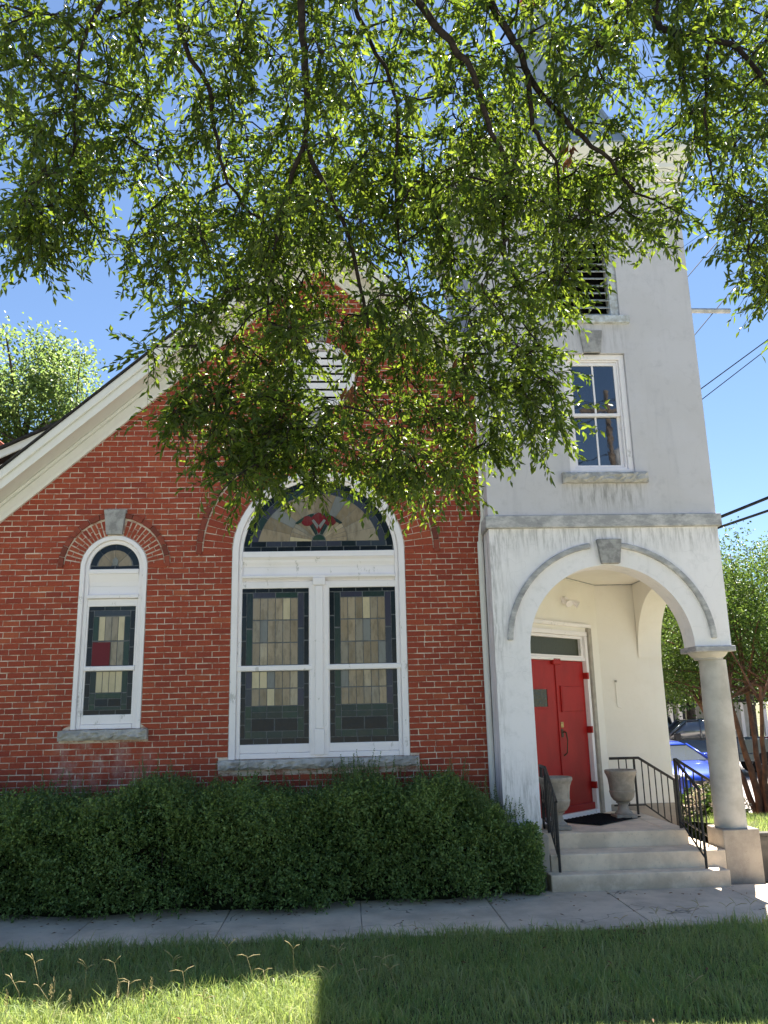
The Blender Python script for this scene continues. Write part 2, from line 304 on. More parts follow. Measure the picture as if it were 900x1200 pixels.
def rough_block(x0,x1,yf,yb,z0,z1,amp,rng,nx=None,nz=3):
    """stone block with a rock-faced front"""
    nx=nx or max(6,int((x1-x0)/.05)); mb=MB(); g={}
    vs=[];fs=[]
    for j in range(nz+1):
        for i in range(nx+1):
            edge=i in(0,nx) or j in(0,nz)
            vs.append((x0+(x1-x0)*i/nx+(0 if edge else rng.uniform(-.01,.01)),yf-(rng.uniform(0,.3)*amp if edge else rng.uniform(.4,1.3)*amp),z0+(z1-z0)*j/nz+(rng.uniform(-.004,.004) if edge else rng.uniform(-.01,.01))))
    w=nx+1
    for j in range(nz):
        for i in range(nx): fs.append((j*w+i,j*w+i+1,(j+1)*w+i+1,(j+1)*w+i))
    k=len(vs); per=[i for i in range(w)]+[j*w+nx for j in range(1,nz+1)]+[nz*w+i for i in range(nx-1,-1,-1)]+[j*w for j in range(nz-1,0,-1)]
    back=[(vs[i][0],yb,vs[i][2]) for i in per]; vs+=back; m=len(per)
    fs+=[(per[i],k+i,k+(i+1)%m,per[(i+1)%m]) for i in range(m)]; fs.append(tuple(range(k+m-1,k-1,-1)))
    return mb.add(vs,fs)
def leaf_arrays(P,D,Nn,L,Wd,fold=.25,droop=.15):
    """4-triangle folded leaves: numpy arrays of points, directions, normals, lengths, widths"""
    P=np.asarray(P);D=D/np.linalg.norm(D,axis=1,keepdims=True); S_=np.cross(D,Nn); S_/=np.linalg.norm(S_,axis=1,keepdims=True)+1e-9
    U=np.cross(S_,D); L=np.asarray(L)[:,None]; Wd=np.asarray(Wd)[:,None]
    b=P; m=P+D*L*.5-U*Wd*fold; l=P+D*L*.48+S_*Wd*.5+U*Wd*fold*.6; r=P+D*L*.48-S_*Wd*.5+U*Wd*fold*.6; t=P+D*L-U*L*droop
    V=np.stack([b,l,r,m,t],1).reshape(-1,3); k=np.arange(len(P))[:,None,None]*5
    F=(np.array([[0,3,1],[0,2,3],[1,3,4],[3,2,4]])[None]+k).reshape(-1,3); return V,F
def unit(rs,n):
    v=rs.normal(size=(n,3)); return v/np.linalg.norm(v,axis=1,keepdims=True)
# ------------------------------------------------------------------ setting
rng=random.Random(11); rs=np.random.RandomState(7)
def grid_sheet(name,xs,ys,h,m):
    nx,ny=len(xs),len(ys); V=[(x,y,h(x,y)) for y in ys for x in xs]; F=[]
    for j in range(ny-1):
        for i in range(nx-1):
            k=j*nx+i; F+=[(k,k+1,k+nx+1),(k,k+nx+1,k+nx)]
    return tag(np_obj(name,V,F,m),kind='structure')
def sst(a,b,x): t=min(1,max(0,(x-a)/(b-a))); return t*t*(3-2*t)
gx=[-900,-400,-150,-60,-30,-15,-8,-4,0,3,5,8,12,20,35,60,150,400,900]; gy=[-900,-400,-150,-60,-30,-20,-12,-6,-2,0,2,5,8,12,20,40,80,200,500,1000]
grid_sheet('ground',gx,gy,lambda x,y:-.06-.30*sst(2,8,y),'far_ground')
lawn_h=lambda x,y:-.012+.03*math.sin(x*.9+.4)*math.sin(y*.8)*sst(-2.6,-3.4,y)
grid_sheet('front_lawn',[i*.5-14 for i in range(57)],[-8.6+.305*i for i in range(21)],lawn_h,'soil')
t=MB(); t.box(-60,60,-22,-9.05,-.3,-.045); tag(t.build('road','asphalt'),kind='structure')
t=MB(); t.box(-60,60,-9.05,-8.6,-.3,.06); tag(t.build('kerb','concrete',bevel=.02),kind='structure')
sw=tag(empty('sidewalk'),kind='structure'); x=-8.62
t=MB(); t.box(-9,9.4,-2.48,-.72,-.12,-.012); tag(t.build('sidewalk_base','concrete',sw),kind='structure')
while x<9:
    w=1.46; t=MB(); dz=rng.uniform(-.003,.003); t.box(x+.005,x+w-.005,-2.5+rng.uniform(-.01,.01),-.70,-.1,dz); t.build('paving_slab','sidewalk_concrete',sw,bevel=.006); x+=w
# raised side lawn at the right of the church
side_h=lambda x,y:.5-.72*sst(.2,7.2,y)
grid_sheet('side_lawn',[5.18+.4*i for i in range(26)],[-.24+.3*i for i in range(27)],side_h,'soil')
t=MB(); t.box(4,60,7.4,40,-.5,-.23); tag(t.build('parking_lot','parking_paving'),kind='structure')
t=empty('retaining_wall',(5.2,-.3,0)); tag(t,'low dark concrete wall edging the raised lawn right of the porch column','wall')
b=MB(); b.box(0,4.5,-.06,.05,-.05,.49); b.build('wall_face','dark_concrete',t,bevel=.012)
b=MB(); b.box(-.002,4.5,-.085,.06,.492,.53); b.build('coping','dark_concrete',t,bevel=.01)
# ------------------------------------------------------------------ the church
CH=tag(empty('church',(0,0,0)),'red brick church with white stuccoed bell tower and arched corner porch','church')
XC=-.345; SL=.885; ZA=8.63
rake=lambda x:ZA-SL*abs(x-XC)
WALL=empty('brick_wall'); WALL.parent=CH
SW=dict(x=-3.135,zb=1.98,zs=4.115,r=.452); BW=dict(x=-.35,zb=1.56,zs=4.28,r=1.19); VT=dict(x=-.35,z=6.9,r=.535)
XL,XR=-5.2,1.95
mo=MB(); fill_wall(mo,[(XL,-.1),(XR,-.1),(XR,rake(XR)+.3),(XC,ZA+.3),(XL,rake(XL)+.3)],
  [arch(SW['x'],SW['zb'],SW['zs'],SW['r'],24)[::-1],arch(BW['x'],BW['zb'],BW['zs'],BW['r'],32)[::-1],arc(VT['x'],VT['z'],VT['r'],360,0,32)[:-1]],.005,.30)
mo.build('mortar_bed','mortar',WALL,fix=False)
PITCH=.0761; BH=.066; BL=.2122
def cut(z,zr):
    """x intervals where no coursed brick goes, at height z"""
    out=[]
    def hood(c,zlo,ro):
        if abs(z-c['zs'])<ro:
            w=math.sqrt(max(0,ro*ro-max(0,z-c['zs'])**2)); out.append((c['x']-w,c['x']+w))
    for c,ro,zl in ((SW,.765,4.135),(BW,1.69,4.30)):
        if zr>=zl-.01: hood(c,zl,ro)
        elif z>=c['zb']: out.append((c['x']-c['r']-.004,c['x']+c['r']+.004))
    w=.77**2-(z-VT['z'])**2
    if w>0: out.append((VT['x']-math.sqrt(w),VT['x']+math.sqrt(w)))
    # keystones outside the rings and sills
    for (x0,x1,z0,z1) in ((-3.72,-2.58,1.845,1.985),(-1.66,.955,1.43,1.565),(-3.31,-3.0,4.72,4.93),(-.52,-.18,7.5,7.78),(-.52,-.18,5.93,6.2)):
        if z0-.03<z<z1+.03: out.append((x0-.004,x1+.004))
    return out
def merge(iv):
    iv=sorted(iv); o=[]
    for a,b in iv:
        if o and a<=o[-1][1]+.03: o[-1][1]=max(o[-1][1],b)
        else: o.append([a,b])
    return o
def spans(z,zr):
    l=XC-(ZA-z)/SL; r=XC+(ZA-z)/SL; l=max(XL,l-.06); r=min(XR-.006,r+.06); s=[]; p=l
    for a,b in merge(cut(z,zr)):
        if a>p: s.append((p,a))
        p=max(p,b)
    if r>p: s.append((p,r))
    return s
full=[]; odd=[]
row=0; z=.38
while z<ZA+.02:
    sb,st=spans(z+.004,z),spans(z+BH,z)
    if len(sb)!=len(st): sb=st=spans(z+BH*.5,z)
    off=(row%2)*.5*BL+rng.uniform(-.012,.012)+XL-.3
    for (l0,r0),(l1,r1) in zip(sb,st):
        l,r_=min(l0,l1),max(r0,r1)
        if r_-l<.03: continue
        k=math.floor((l-off)/BL); xs=[]
        x=off+k*BL
        cuts=[]
        while x<r_:
            if x>l: cuts.append(x+rng.uniform(-.006,.006))
            x+=BL
        while cuts and cuts[0]-l<.055: cuts.pop(0)
        while cuts and r_-cuts[-1]<.055: cuts.pop()
        if cuts and rng.random()<.05: cuts.insert(rng.randrange(len(cuts)),cuts[0]+.1); cuts.sort()
        ed=[None]+cuts+[None]; J=.005
        for i in range(len(ed)-1):
            a,b_=ed[i],ed[i+1]; hg=BH+rng.uniform(-.003,.002); zz=z+rng.uniform(-.0015,.0015)
            p=[((a+J) if a is not None else l0,zz),((b_-J) if b_ is not None else r0,zz),((b_-J) if b_ is not None else r1,zz+hg),((a+J) if a is not None else l1,zz+hg)]
            if min(p[1][0]-p[0][0],p[2][0]-p[3][0])<.02: 
                if max(p[1][0]-p[0][0],p[2][0]-p[3][0])<.03: continue
            if a is not None and b_ is not None and .17<b_-a<.23: full.append((a+J,b_-J,zz,hg))
            else: odd.append(p)
    row+=1; z+=PITCH
# a brick as a shared mesh: eight slightly different ones
variants=[]
for k in range(8):
    m=MB(); w=(BL-.010)/2; h=BH/2; q=lambda s:rng.uniform(-s,s)
    mid=q(.002); m.chip([(-w+q(.003),-h+q(.002)),(q(.02),-h+mid),(w+q(.003),-h+q(.002)),(w+q(.003),h+q(.002)),(q(.02),h+q(.0025)),(-w+q(.003),h+q(.002))],-.001+q(.0035),.03)
    me=m.mesh('brick'); me.materials.append(MT['brick']); variants.append(me)
def vis(b):
    x,z_=(b[0]+b[1])/2,b[2]
    if z_<1.5 or x<-4.75: return 99
    d=math.dist((x,0,z_),tuple(CAMP)); return d+(9 if z_>4.75 and x>-2.4 else 0)
full.sort(key=vis)
for b in full[:300]:
    o=bpy.data.objects.new('brick',rng.choice(variants)); COL.objects.link(o); o.parent=WALL
    o.location=((b[0]+b[1])/2,0,b[2]+b[3]/2); o.scale=((b[1]-b[0])/(BL-.010),1,b[3]/BH)
rest=MB()
for b in full[300:]: odd.append([(b[0],b[2]),(b[1],b[2]),(b[1],b[2]+b[3]),(b[0],b[2]+b[3])])
for p in odd:
    q=lambda:rng.uniform(-.002,.002)
    rest.chip([(x+q(),z_+q()) for x,z_ in p],-.001+rng.uniform(-.0035,.0035),.03)
tag(rest.build('brick_courses','brick',WALL,fix=False),kind='stuff')
def radial(c,zc,r0,r1,a0,a1,n,mname,proud=0.,gap=.005,skip=None,split=False):
    st=(a1-a0)/n
    for i in range(n):
        A,B=a0+st*i,a0+st*(i+1); am=(A+B)/2
        if skip and any(lo<am<hi for lo,hi in skip): continue
        segs=[(r0,r1)]
        if split: 
            f=.36 if i%2 else .64; rm=r0+(r1-r0)*f; segs=[(r0,rm-.004),(rm+.004,r1)]
        for ra,rb in segs:
            ga,gb=math.degrees(gap/ra),math.degrees(gap/rb)
            pt=lambda r_,a_:(c+r_*math.cos(R(a_)),zc+r_*math.sin(R(a_)))
            q=lambda:rng.uniform(-.4,.4)
            poly=[pt(ra,A+ga),pt(rb,A+gb+q()*.3),pt(rb,B-gb+q()*.3),pt(ra,B-ga)]
            m=MB(); m.chip(poly,-.002-proud+rng.uniform(-.003,.003),.03); m.build('arch_brick',mname,WALL,fix=True)
# hood and voussoirs: small window
radial(SW['x'],SW['zs'],.462,.672,-2,182,30,'brick',gap=.009,skip=[(79,101)],split=True)
radial(SW['x'],SW['zs']+.02,.685,.755,-1,181,15,'dark_brick',.022,skip=[(78,102)])
radial(BW['x'],BW['zs'],1.20,1.59,0,180,48,'brick',skip=[(84.5,95.5)],split=True)
radial(BW['x'],BW['zs']+.03,1.605,1.68,-1,181,30,'dark_brick',.022,skip=[(84.5,95.5)])
radial(VT['x'],VT['z'],.545,.76,0,360,46,'brick',skip=[(76,104),(256,284)],split=False)
def keystone(x,z0,z1,w0,w1,y=-.05,parent=WALL,yb=.05):
    mb=MB(); mb.prism([(x-w0/2,z0),(x+w0/2,z0),(x+w1/2,z1),(x-w1/2,z1)],y,yb); return mb.build('keystone','keystone_stone',parent,bevel=.008)
keystone(-3.15,4.575,4.925,.215,.30); keystone(-.35,5.475,6.0,.24,.36); keystone(-.35,7.44,7.76,.24,.34); keystone(-.35,6.04,6.355,.34,.24)
# body of the nave behind the gable, roof and rakes
mb=MB(); mb.box(XL,XL+.3,.31,13,-.1,4.2); mb.box(XR-.3,XR,.31,13,-.1,6.3); mb.box(XL,XR,12.7,13,-.1,4.5)
mb.build('side_wall','brick',CH)
CO=math.cos(math.atan(SL))
def rakes(name,n0,n1,y0,y1,m,parent,xl=-6.0,bev=.006):
    for sgn in (-1,1):
        xe=xl if sgn<0 else XR-.004
        f=lambda x,n:rake(x)+n/CO
        p=[(xe,f(xe,n0)),(XC,f(XC,n0)),(XC,f(XC,n1)),(xe,f(xe,n1))]
        mb=MB(); mb.prism(p,y0,y1); mb.build(name,m,parent,bevel=bev)
RK=empty('rake_cornice',(XC,0,ZA)); RK.parent=CH
RKo=(-XC,0,-ZA)
RK.location=(0,0,0)
rakes('bed_moulding',-.012,.045,-.045,.012,'trim_paint',RK)
rakes('frieze_board',.047,.155,-.026,.012,'trim_paint',RK)
rakes('cove_moulding',.157,.20,-.07,.012,'trim_paint',RK,bev=.012)
rakes('soffit_board',.202,.222,-.385,.012,'trim_paint',RK)
rakes('fascia_board',.178,.305,-.415,-.388,'trim_paint',RK)
rakes('crown_moulding',.275,.385,-.455,-.418,'trim_paint',RK,bev=.016)
rakes('drip_board',.307,.384,-.416,.012,'trim_paint',RK)
rakes('roof_slope',.388,.408,-.485,13.2,'shingle',CH,bev=0)
# low wing with a pale metal roof behind the left rake
mb=MB(); mb.box(-9.4,-5.25,3.2,9,-.1,5.0); mb.build('side_wing_wall','brick',CH)
mb=MB(); mb.prism([(-9.6,4.95),(-5.1,7.12),(-5.1,7.26),(-9.6,5.09)],3.02,3.06); mb.build('wing_fascia','trim_paint',CH)
mb=MB(); mb.prism([(-9.6,5.10),(-5.1,7.27),(-5.1,7.31),(-9.6,5.14)],2.95,9.2); mb.build('wing_roof','shingle',CH)
mb=MB(); mb.prism([(-9.2,4.9),(-5.25,4.9),(-5.25,7.05)],3.2,3.4); mb.build('wing_gable','trim_paint',CH)
# ------------------------------------------------------------------ windows of the gable
def piece(par,x0,x1,z0,z1,m,y=.05,g=.0028,mesh_cache={}):
    if m not in mesh_cache:
        k=MB(); k.chip([(-.5,-.5),(.5,-.5),(.5,.5),(-.5,.5)],-.004,.006,.02); me=k.mesh('glass_piece'); me.materials.append(MT[m]); mesh_cache[m]=me
    o=bpy.data.objects.new('glass_piece',mesh_cache[m]); COL.objects.link(o); o.parent=par
    o.location=((x0+x1)/2,y+rng.uniform(-.0006,.0006),(z0+z1)/2); o.scale=(x1-x0-2*g,1,z1-z0-2*g); o.rotation_euler=(rng.uniform(-.012,.012),0,rng.uniform(-.01,.01)); return o
def wpiece(par,pts,m,y=.05):
    mb=MB(); mb.prism(pts,y-.004,y+.005); o=mb.build('glass_piece',m,par); return o
def sector(par,xc,zc,r0,r1,a0,a1,m,g=.0028):
    k=3; A=lambda r:math.degrees(g/max(r,.03))
    pts=[(xc+(r1-g)*math.cos(R(a0+A(r1)+(a1-a0-2*A(r1))*i/k)),zc+(r1-g)*math.sin(R(a0+A(r1)+(a1-a0-2*A(r1))*i/k))) for i in range(k+1)]
    pts+=[(xc+(r0+g)*math.cos(R(a1-A(r0)-(a1-a0-2*A(r0))*i/k)),zc+(r0+g)*math.sin(R(a1-A(r0)-(a1-a0-2*A(r0))*i/k))) for i in range(k+1)]
    return wpiece(par,pts,m)
def grid(par,xs,zs,pick):
    for j in range(len(zs)-1):
        for i in range(len(xs)-1): piece(par,xs[i],xs[i+1],zs[j],zs[j+1],pick(i,j))
lin=lambda a,b,n:[a+(b-a)*i/n for i in range(n+1)]
def came(par,x0,x1,z0,z1): mb=MB(); mb.box(x0,x1,.05,.06,z0,z1); mb.build('lead_came','lead',par)
def sash(par,x0,x1,z0,z1,t,b,l,r,y0=.018,y1=.075,nm='sash'):
    """wooden rails and stiles round a light whose glass spans x0..x1, z0..z1"""
    o=[(x0-l,z0-b),(x1+r,z0-b),(x1+r,z1+t),(x0-l,z1+t)]; i=[(x0,z0),(x1,z0),(x1,z1),(x0,z1)]
    mb=MB(); mb.ring(o,i,y0,y1,True); return mb.build(nm,'white_paint',par,bevel=.007)
# big window
BWN=tag(empty('arched_window',(0,0,0)),'wide twin light stained glass window under a red flower lunette'); BWN.parent=CH
c=BW['x']; zs=BW['zs']
mb=MB(); mb.ring(arch(c,1.56,zs,1.186,40),arch(c,1.56,zs,1.10,40),-.012,.10); mb.build('outer_frame','white_paint',BWN,bevel=.008)
mb=MB(); mb.ring(arch(c,1.562,zs,1.098,40),arch(c,1.562,zs,1.045,40),.022,.10); mb.build('inner_frame','white_paint',BWN,bevel=.01)
mb=MB(); mb.box(c-1.043,c+1.043,.0,.10,4.235,4.315); mb.build('transom_rail','white_paint',BWN,bevel=.008)
mb=MB(); mb.xprism([(-.012,4.233),(.10,4.233),(.10,4.10),(.055,4.10),(.05,4.125),(.028,4.165),(.022,4.20)],c-1.043,c+1.043); mb.build('transom_cove','white_paint',BWN)
mb=MB(); mb.box(c-1.043,c+1.043,.05,.10,3.985,4.098); mb.build('transom_panel','white_paint',BWN,bevel=.004)
mb=MB(); mb.box(c-1.05,c+1.05,-.005,.10,3.945,3.983); mb.build('transom_ledge','white_paint',BWN,bevel=.008)
mb=MB(); mb.xprism([(.0,3.943),(.10,3.943),(.10,3.895),(.065,3.895),(.04,3.92)],c-1.043,c+1.043); mb.build('lower_cove','white_paint',BWN)
mb=MB(); mb.box(c-.125,c+.125,.012,.10,1.60,3.893); mb.build('mullion','white_paint',BWN,bevel=.006)
mb=MB(); mb.box(c-.052,c+.052,-.02,.012,1.93,3.83); mb.build('mullion_pilaster','white_paint',BWN,bevel=.012)
mb=MB(); mb.box(c-.065,c+.065,-.028,.012,1.60,1.925); mb.build('mullion_base','white_paint',BWN,bevel=.008)
mb=MB(); mb.box(c-.085,c+.085,-.03,.012,3.835,3.94); mb.build('mullion_cap','white_paint',BWN,bevel=.01)
def light(par,x0,x1,right):
    zt,zm1,zm0,zb=3.805,2.765,2.69,1.745; w=x1-x0; bo=.066*w/.91; bi=.083*w/.91
    came(par,x0-.003,x1+.003,zm1-.003,zt+.003); came(par,x0-.003,x1+.003,zb-.003,zm0+.003)
    xa,xb=x0+bo,x1-bo; xc_,xd=xa+bi,xb-bi
    for zlo,zhi,n in ((zm1,zt-.055,3),):
        for i in range(3):
            z0,z1=zlo+(zhi-zlo)*i/3,zlo+(zhi-zlo)*(i+1)/3
            piece(par,x0,xa,z0,z1,'glass_dark'); piece(par,xb,x1,z0,z1,'glass_dark')
    xs=lin(x0,x1,5)
    for i in range(5): piece(par,xs[i],xs[i+1],zt-.055,zt,'glass_dark')
    f0,f1=zm1,zt-.055-.075
    for i in range(2): 
        z0,z1=lin(zm1,zt-.055,2)[i:i+2]; piece(par,xa,xc_,z0,z1,'glass_teal'); piece(par,xd,xb,z0,z1,'glass_violet')
    piece(par,xc_,(xc_+xd)/2,f1,zt-.055,'glass_violet'); piece(par,(xc_+xd)/2,xd,f1,zt-.055,'glass_teal')
    cr={(3,2)} if right else {(4,2)}
    def pk(i,j): return 'glass_cream' if (i,j) in cr else ('glass_grey' if rng.random()<.08 else 'glass_beige')
    grid(par,lin(xc_,xd,6),lin(f0,f1,3),pk)
    # lower sash
    zf=2.235
    grid(par,lin(xc_,xd,6),lin(zf,zm0,2),lambda i,j:'glass_cream' if (not right and ((j==1 and i<2) or (j==0 and i==2))) else ('glass_grey' if rng.random()<.05 else 'glass_beige'))
    for i in range(5):
        z0,z1=lin(zb+.075,zm0,5)[i:i+2]; piece(par,x0,xa,z0,z1,'glass_dark'); piece(par,xb,x1,z0,z1,'glass_dark')
    for i in range(2):
        z0,z1=lin(zf,zm0,2)[i:i+2]; piece(par,xa,xc_,z0,z1,'glass_teal' if right else 'glass_violet'); piece(par,xd,xb,z0,z1,'glass_violet')
    b0,b1,b2,b3,b4=zb+.075,zb+.165,zb+.33,zb+.41,zf
    for z0,z1 in ((b0,b1),(b1,b2),(b2,b4)):
        piece(par,xa,xc_,z0,z1,'glass_teal'); piece(par,xd,xb,z0,z1,'glass_teal')
    xs=lin(xc_,xd,3)
    for i in range(3): piece(par,xs[i],xs[i+1],b3,b4,'glass_teal'); piece(par,xs[i],xs[i+1],b2,b3,'glass_teal'); piece(par,xs[i],xs[i+1],b0,b1,'glass_teal')
    xs=lin(xc_,xd,2)
    for i in range(2): piece(par,xs[i],xs[i+1],b1,b2,'glass_dark')
    xs=lin(x0,x1,5)
    for i in range(5): piece(par,xs[i],xs[i+1],zb,b0,'glass_dark')
    sash(par,x0,x1,zm1,zt,.088,.0,.06,.06,.03,.085); sash(par,x0,x1,zb,zm0,.0,.11,.06,.06,.036,.085)
    mb=MB(); mb.box(x0-.06,x1+.06,.008,.085,zm0+.001,zm1-.001); mb.build('meeting_rail','white_paint',par,bevel=.012)
light(BWN,-1.40,-.49,False); light(BWN,-.21,.70,True)
mb=MB(); mb.box(c-1.043,c+1.043,.02,.10,1.563,1.632); mb.build('bottom_rail','white_paint',BWN,bevel=.008)
# lunette
mb=MB(); mb.prism([(c-1.043,4.317)]+arc(c,4.285,1.043,178,2,30)+[(c+1.043,4.317)],.05,.06); mb.build('lead_came','lead',BWN)
zl=4.317; r1=1.043
xs=lin(c-1.03,c+1.03,9)
for i in range(9): piece(BWN,xs[i],xs[i+1],zl,zl+.068,'glass_dark')
xs=lin(c-.935,c+.935,9)
for i in range(9): piece(BWN,xs[i],xs[i+1],zl+.068,zl+.145,'glass_violet' if i%3 else 'glass_dark')
for i in range(16): sector(BWN,c,4.285,.955,r1,6+168*i/16,6+168*(i+1)/16,'glass_dark')
for i in range(13): sector(BWN,c,4.285,.86,.953,10+160*i/13,10+160*(i+1)/13,'glass_violet' if rng.random()<.6 else 'glass_teal')
zc=4.462
def ray_piece(a0,a1,rin,m,tri=False):
    def rad(a): # distance from (c,zc) to circle radius .856 about (c,4.285)
        dx,dz=math.cos(R(a)),math.sin(R(a)); b=dz*(zc-4.285); return -b+math.sqrt(b*b-((zc-4.285)**2-.856**2))
    ga=.35
    A,B=a0+ga*(.5 if rin>.2 else 1.2),a1-ga*(.5 if rin>.2 else 1.2)
    rout=(lambda a:.40) if tri else rad
    P=[(c+rout(a)*math.cos(R(a)),zc+rout(a)*math.sin(R(a))) for a in (A,(A+B)/2,B)]+[(c+rin*math.cos(R(a)),zc+rin*math.sin(R(a))) for a in (B,(A+B)/2,A)]
    wpiece(BWN,P,m)
for i in range(13): ray_piece(180*i/13,180*(i+1)/13,.406,'glass_beige' if rng.random()<.85 else 'glass_grey')
for i in range(18):
    if 6<=i<=11: ray_piece(10*i,10*i+10,.10,'glass_grey' if i in(8,9) else 'glass_teal',True)
    else: ray_piece(10*i,10*i+10,.10,'glass_cream' if i==17 else 'glass_beige',True)
def blob(pts,m,y=.044): wpiece(BWN,pts,m,y)
blob([(c,zc+.10),(c+.075,zc+.24),(c+.10,zc+.34),(c+.05,zc+.385),(c,zc+.41),(c-.05,zc+.385),(c-.10,zc+.34),(c-.075,zc+.24)],'glass_red',.043)
for s in(-1,1):
    blob([(c+s*(.14+.085*math.cos(a)+.02),zc+.285+.072*math.sin(a)) for a in [2*PI*k/12 for k in range(12)]][::s],'glass_red',.0405)
    blob([(c+s*.02,zc+.17),(c+s*.10,zc+.29),(c+s*.07,zc+.31),(c+s*.0,zc+.22)][::s],'glass_grey',.038)
    blob([(c+s*.24,zc+.27),(c+s*.30,zc+.24),(c+s*.33,zc+.255),(c+s*.26,zc+.31),(c+s*.2,zc+.34)][::s],'glass_teal',.038)
blob([(c+.085*math.cos(a),zc+.015+.075*math.sin(a)) for a in [PI*k/8 for k in range(9)]],'glass_teal',.042)
sl_=rough_block(-1.66,.952,-.065,.16,1.435,1.556,.036,rng,None,4); o=sl_.build('sill','sill_stone',BWN,smooth=False)
# small window
SWN=tag(empty('arched_window'),'narrow stained glass window with one dark red replacement panel'); SWN.parent=CH
c=SW['x']; zs=SW['zs']
mb=MB(); mb.ring(arch(c,1.985,zs,.449,28),arch(c,1.985,zs,.39,28),-.012,.10); mb.build('outer_frame','white_paint',SWN,bevel=.008)
mb=MB(); mb.ring(arch(c,1.987,zs,.388,28),arch(c,1.987,zs,.335,28),.022,.10); mb.build('inner_frame','white_paint',SWN,bevel=.008)
mb=MB(); mb.box(c-.333,c+.333,.0,.10,4.035,4.10); mb.build('transom_rail','white_paint',SWN,bevel=.008)
mb=MB(); mb.xprism([(.012,4.033),(.10,4.033),(.10,3.87),(.055,3.87),(.045,3.93)],c-.333,c+.333); mb.build('transom_panel','white_paint',SWN)
mb=MB(); mb.box(c-.345,c+.345,-.005,.10,3.70,3.75); mb.build('transom_ledge','white_paint',SWN,bevel=.008)
mb=MB(); mb.box(c-.333,c+.333,.052,.10,3.752,3.868); mb.build('transom_board','white_paint',SWN)
mb=MB(); mb.prism([(c-.335,4.102)]+arc(c,zs,.335,178,2,20)+[(c+.335,4.102)],.05,.06); mb.build('lead_came','lead',SWN)
xs=lin(c-.33,c+.33,2)
for i in range(2): piece(SWN,xs[i],xs[i+1],4.102,4.15,'glass_dark')
for i in range(4): sector(SWN,c,4.115,.25,.335,8+164*i/4,8+164*(i+1)/4,'glass_dark')
for i in range(4): sector(SWN,c,4.14,.05,.232,2+176*i/4,2+176*(i+1)/4,'glass_beige')
wpiece(SWN,[(c-.03,4.155),(c+.03,4.155),(c+.045,4.22),(c+.01,4.27),(c-.035,4.24)],'glass_grey',.042)
x0,x1=c-.312,c+.312; zt,zm1,zm0,zb=3.595,2.80,2.735,2.17
came(SWN,x0-.003,x1+.003,zm1-.003,zt+.003); came(SWN,x0-.003,x1+.003,zb-.003,zm0+.003)
bo,bi=.066,.075; xa,xb=x0+bo,x1-bo; xc_,xd=xa+bi,xb-bi
for zlo,zhi,n in ((zm1,zt-.055,3),(zb+.06,zm0,3)):
    for i in range(n):
        z0,z1=lin(zlo,zhi,n)[i:i+2]; piece(SWN,x0,xa,z0,z1,'glass_dark'); piece(SWN,xb,x1,z0,z1,'glass_dark')
for a,b_ in ((zt-.055,zt),(zb,zb+.06)):
    for i in range(3): piece(SWN,lin(x0,x1,3)[i],lin(x0,x1,3)[i+1],a,b_,'glass_dark')
piece(SWN,xa,xb,zt-.13,zt-.055,'glass_violet'); 
for a,b_ in ((zm1,3.13),(3.13,zt-.13),(2.45,zm0),(2.30,2.45),(zb+.06,2.30)): piece(SWN,xa,xc_,a,b_,'glass_teal'); piece(SWN,xd,xb,a,b_,'glass_teal')
grid(SWN,lin(xc_,xd,4),[zm1,3.13,zt-.13],lambda i,j:'glass_cream' if j==1 and i in(0,3) else 'glass_beige')
grid(SWN,lin(xc_,xd,4),[2.45,zm0],lambda i,j:'glass_cream')
piece(SWN,xc_,xd,2.375,2.45,'glass_teal'); grid(SWN,lin(xc_,xd,2),[2.275,2.375],lambda i,j:'glass_dark'); piece(SWN,xc_,xd,zb+.06,2.275,'glass_teal')
mb=MB(); mb.box(xa+.008,xc_+.165,.036,.044,zm1+.004,3.115); tag(mb.build('patch_board','red_board',SWN),'dark red board filling a missing piece')
sash(SWN,x0,x1,zm1,zt,.10,.0,.022,.022,.03,.085); sash(SWN,x0,x1,zb,zm0,.0,.12,.022,.022,.036,.085)
mb=MB(); mb.box(x0-.022,x1+.022,.006,.085,zm0+.001,zm1-.001); mb.build('meeting_rail','white_paint',SWN,bevel=.012)
mb=MB(); mb.box(c-.333,c+.333,.015,.10,1.988,2.048); mb.build('bottom_rail','white_paint',SWN,bevel=.008)
rough_block(-3.72,-2.585,-.065,.16,1.85,1.98,.036,rng,None,4).build('sill','sill_stone',SWN)
# round louvred vent
VN=tag(empty('round_vent'),'round white louvred vent high in the brick gable'); VN.parent=CH
mb=MB(); mb.ring(arc(VT['x'],VT['z'],.533,360,0,36)[:-1],arc(VT['x'],VT['z'],.44,360,0,36)[:-1],-.03,.12,True); mb.build('vent_frame','white_paint',VN,bevel=.012)
mb=MB(); mb.prism(arc(VT['x'],VT['z'],.445,0,360,32)[:-1],.16,.17); mb.build('vent_back','dark_void',VN)
for i in range(7):
    z=6.51+.122*i; h=math.sqrt(max(.02,.46**2-(z+.03-6.9)**2)); mb=MB(); mb.xprism([(.0,z-.04),(.0,z+.045),(.02,z+.05),(.12,z+.06),(.12,z+.045),(.02,z+.03),(.015,z-.04)],-.35-h,-.35+h); mb.build('vent_slat','white_paint',VN)
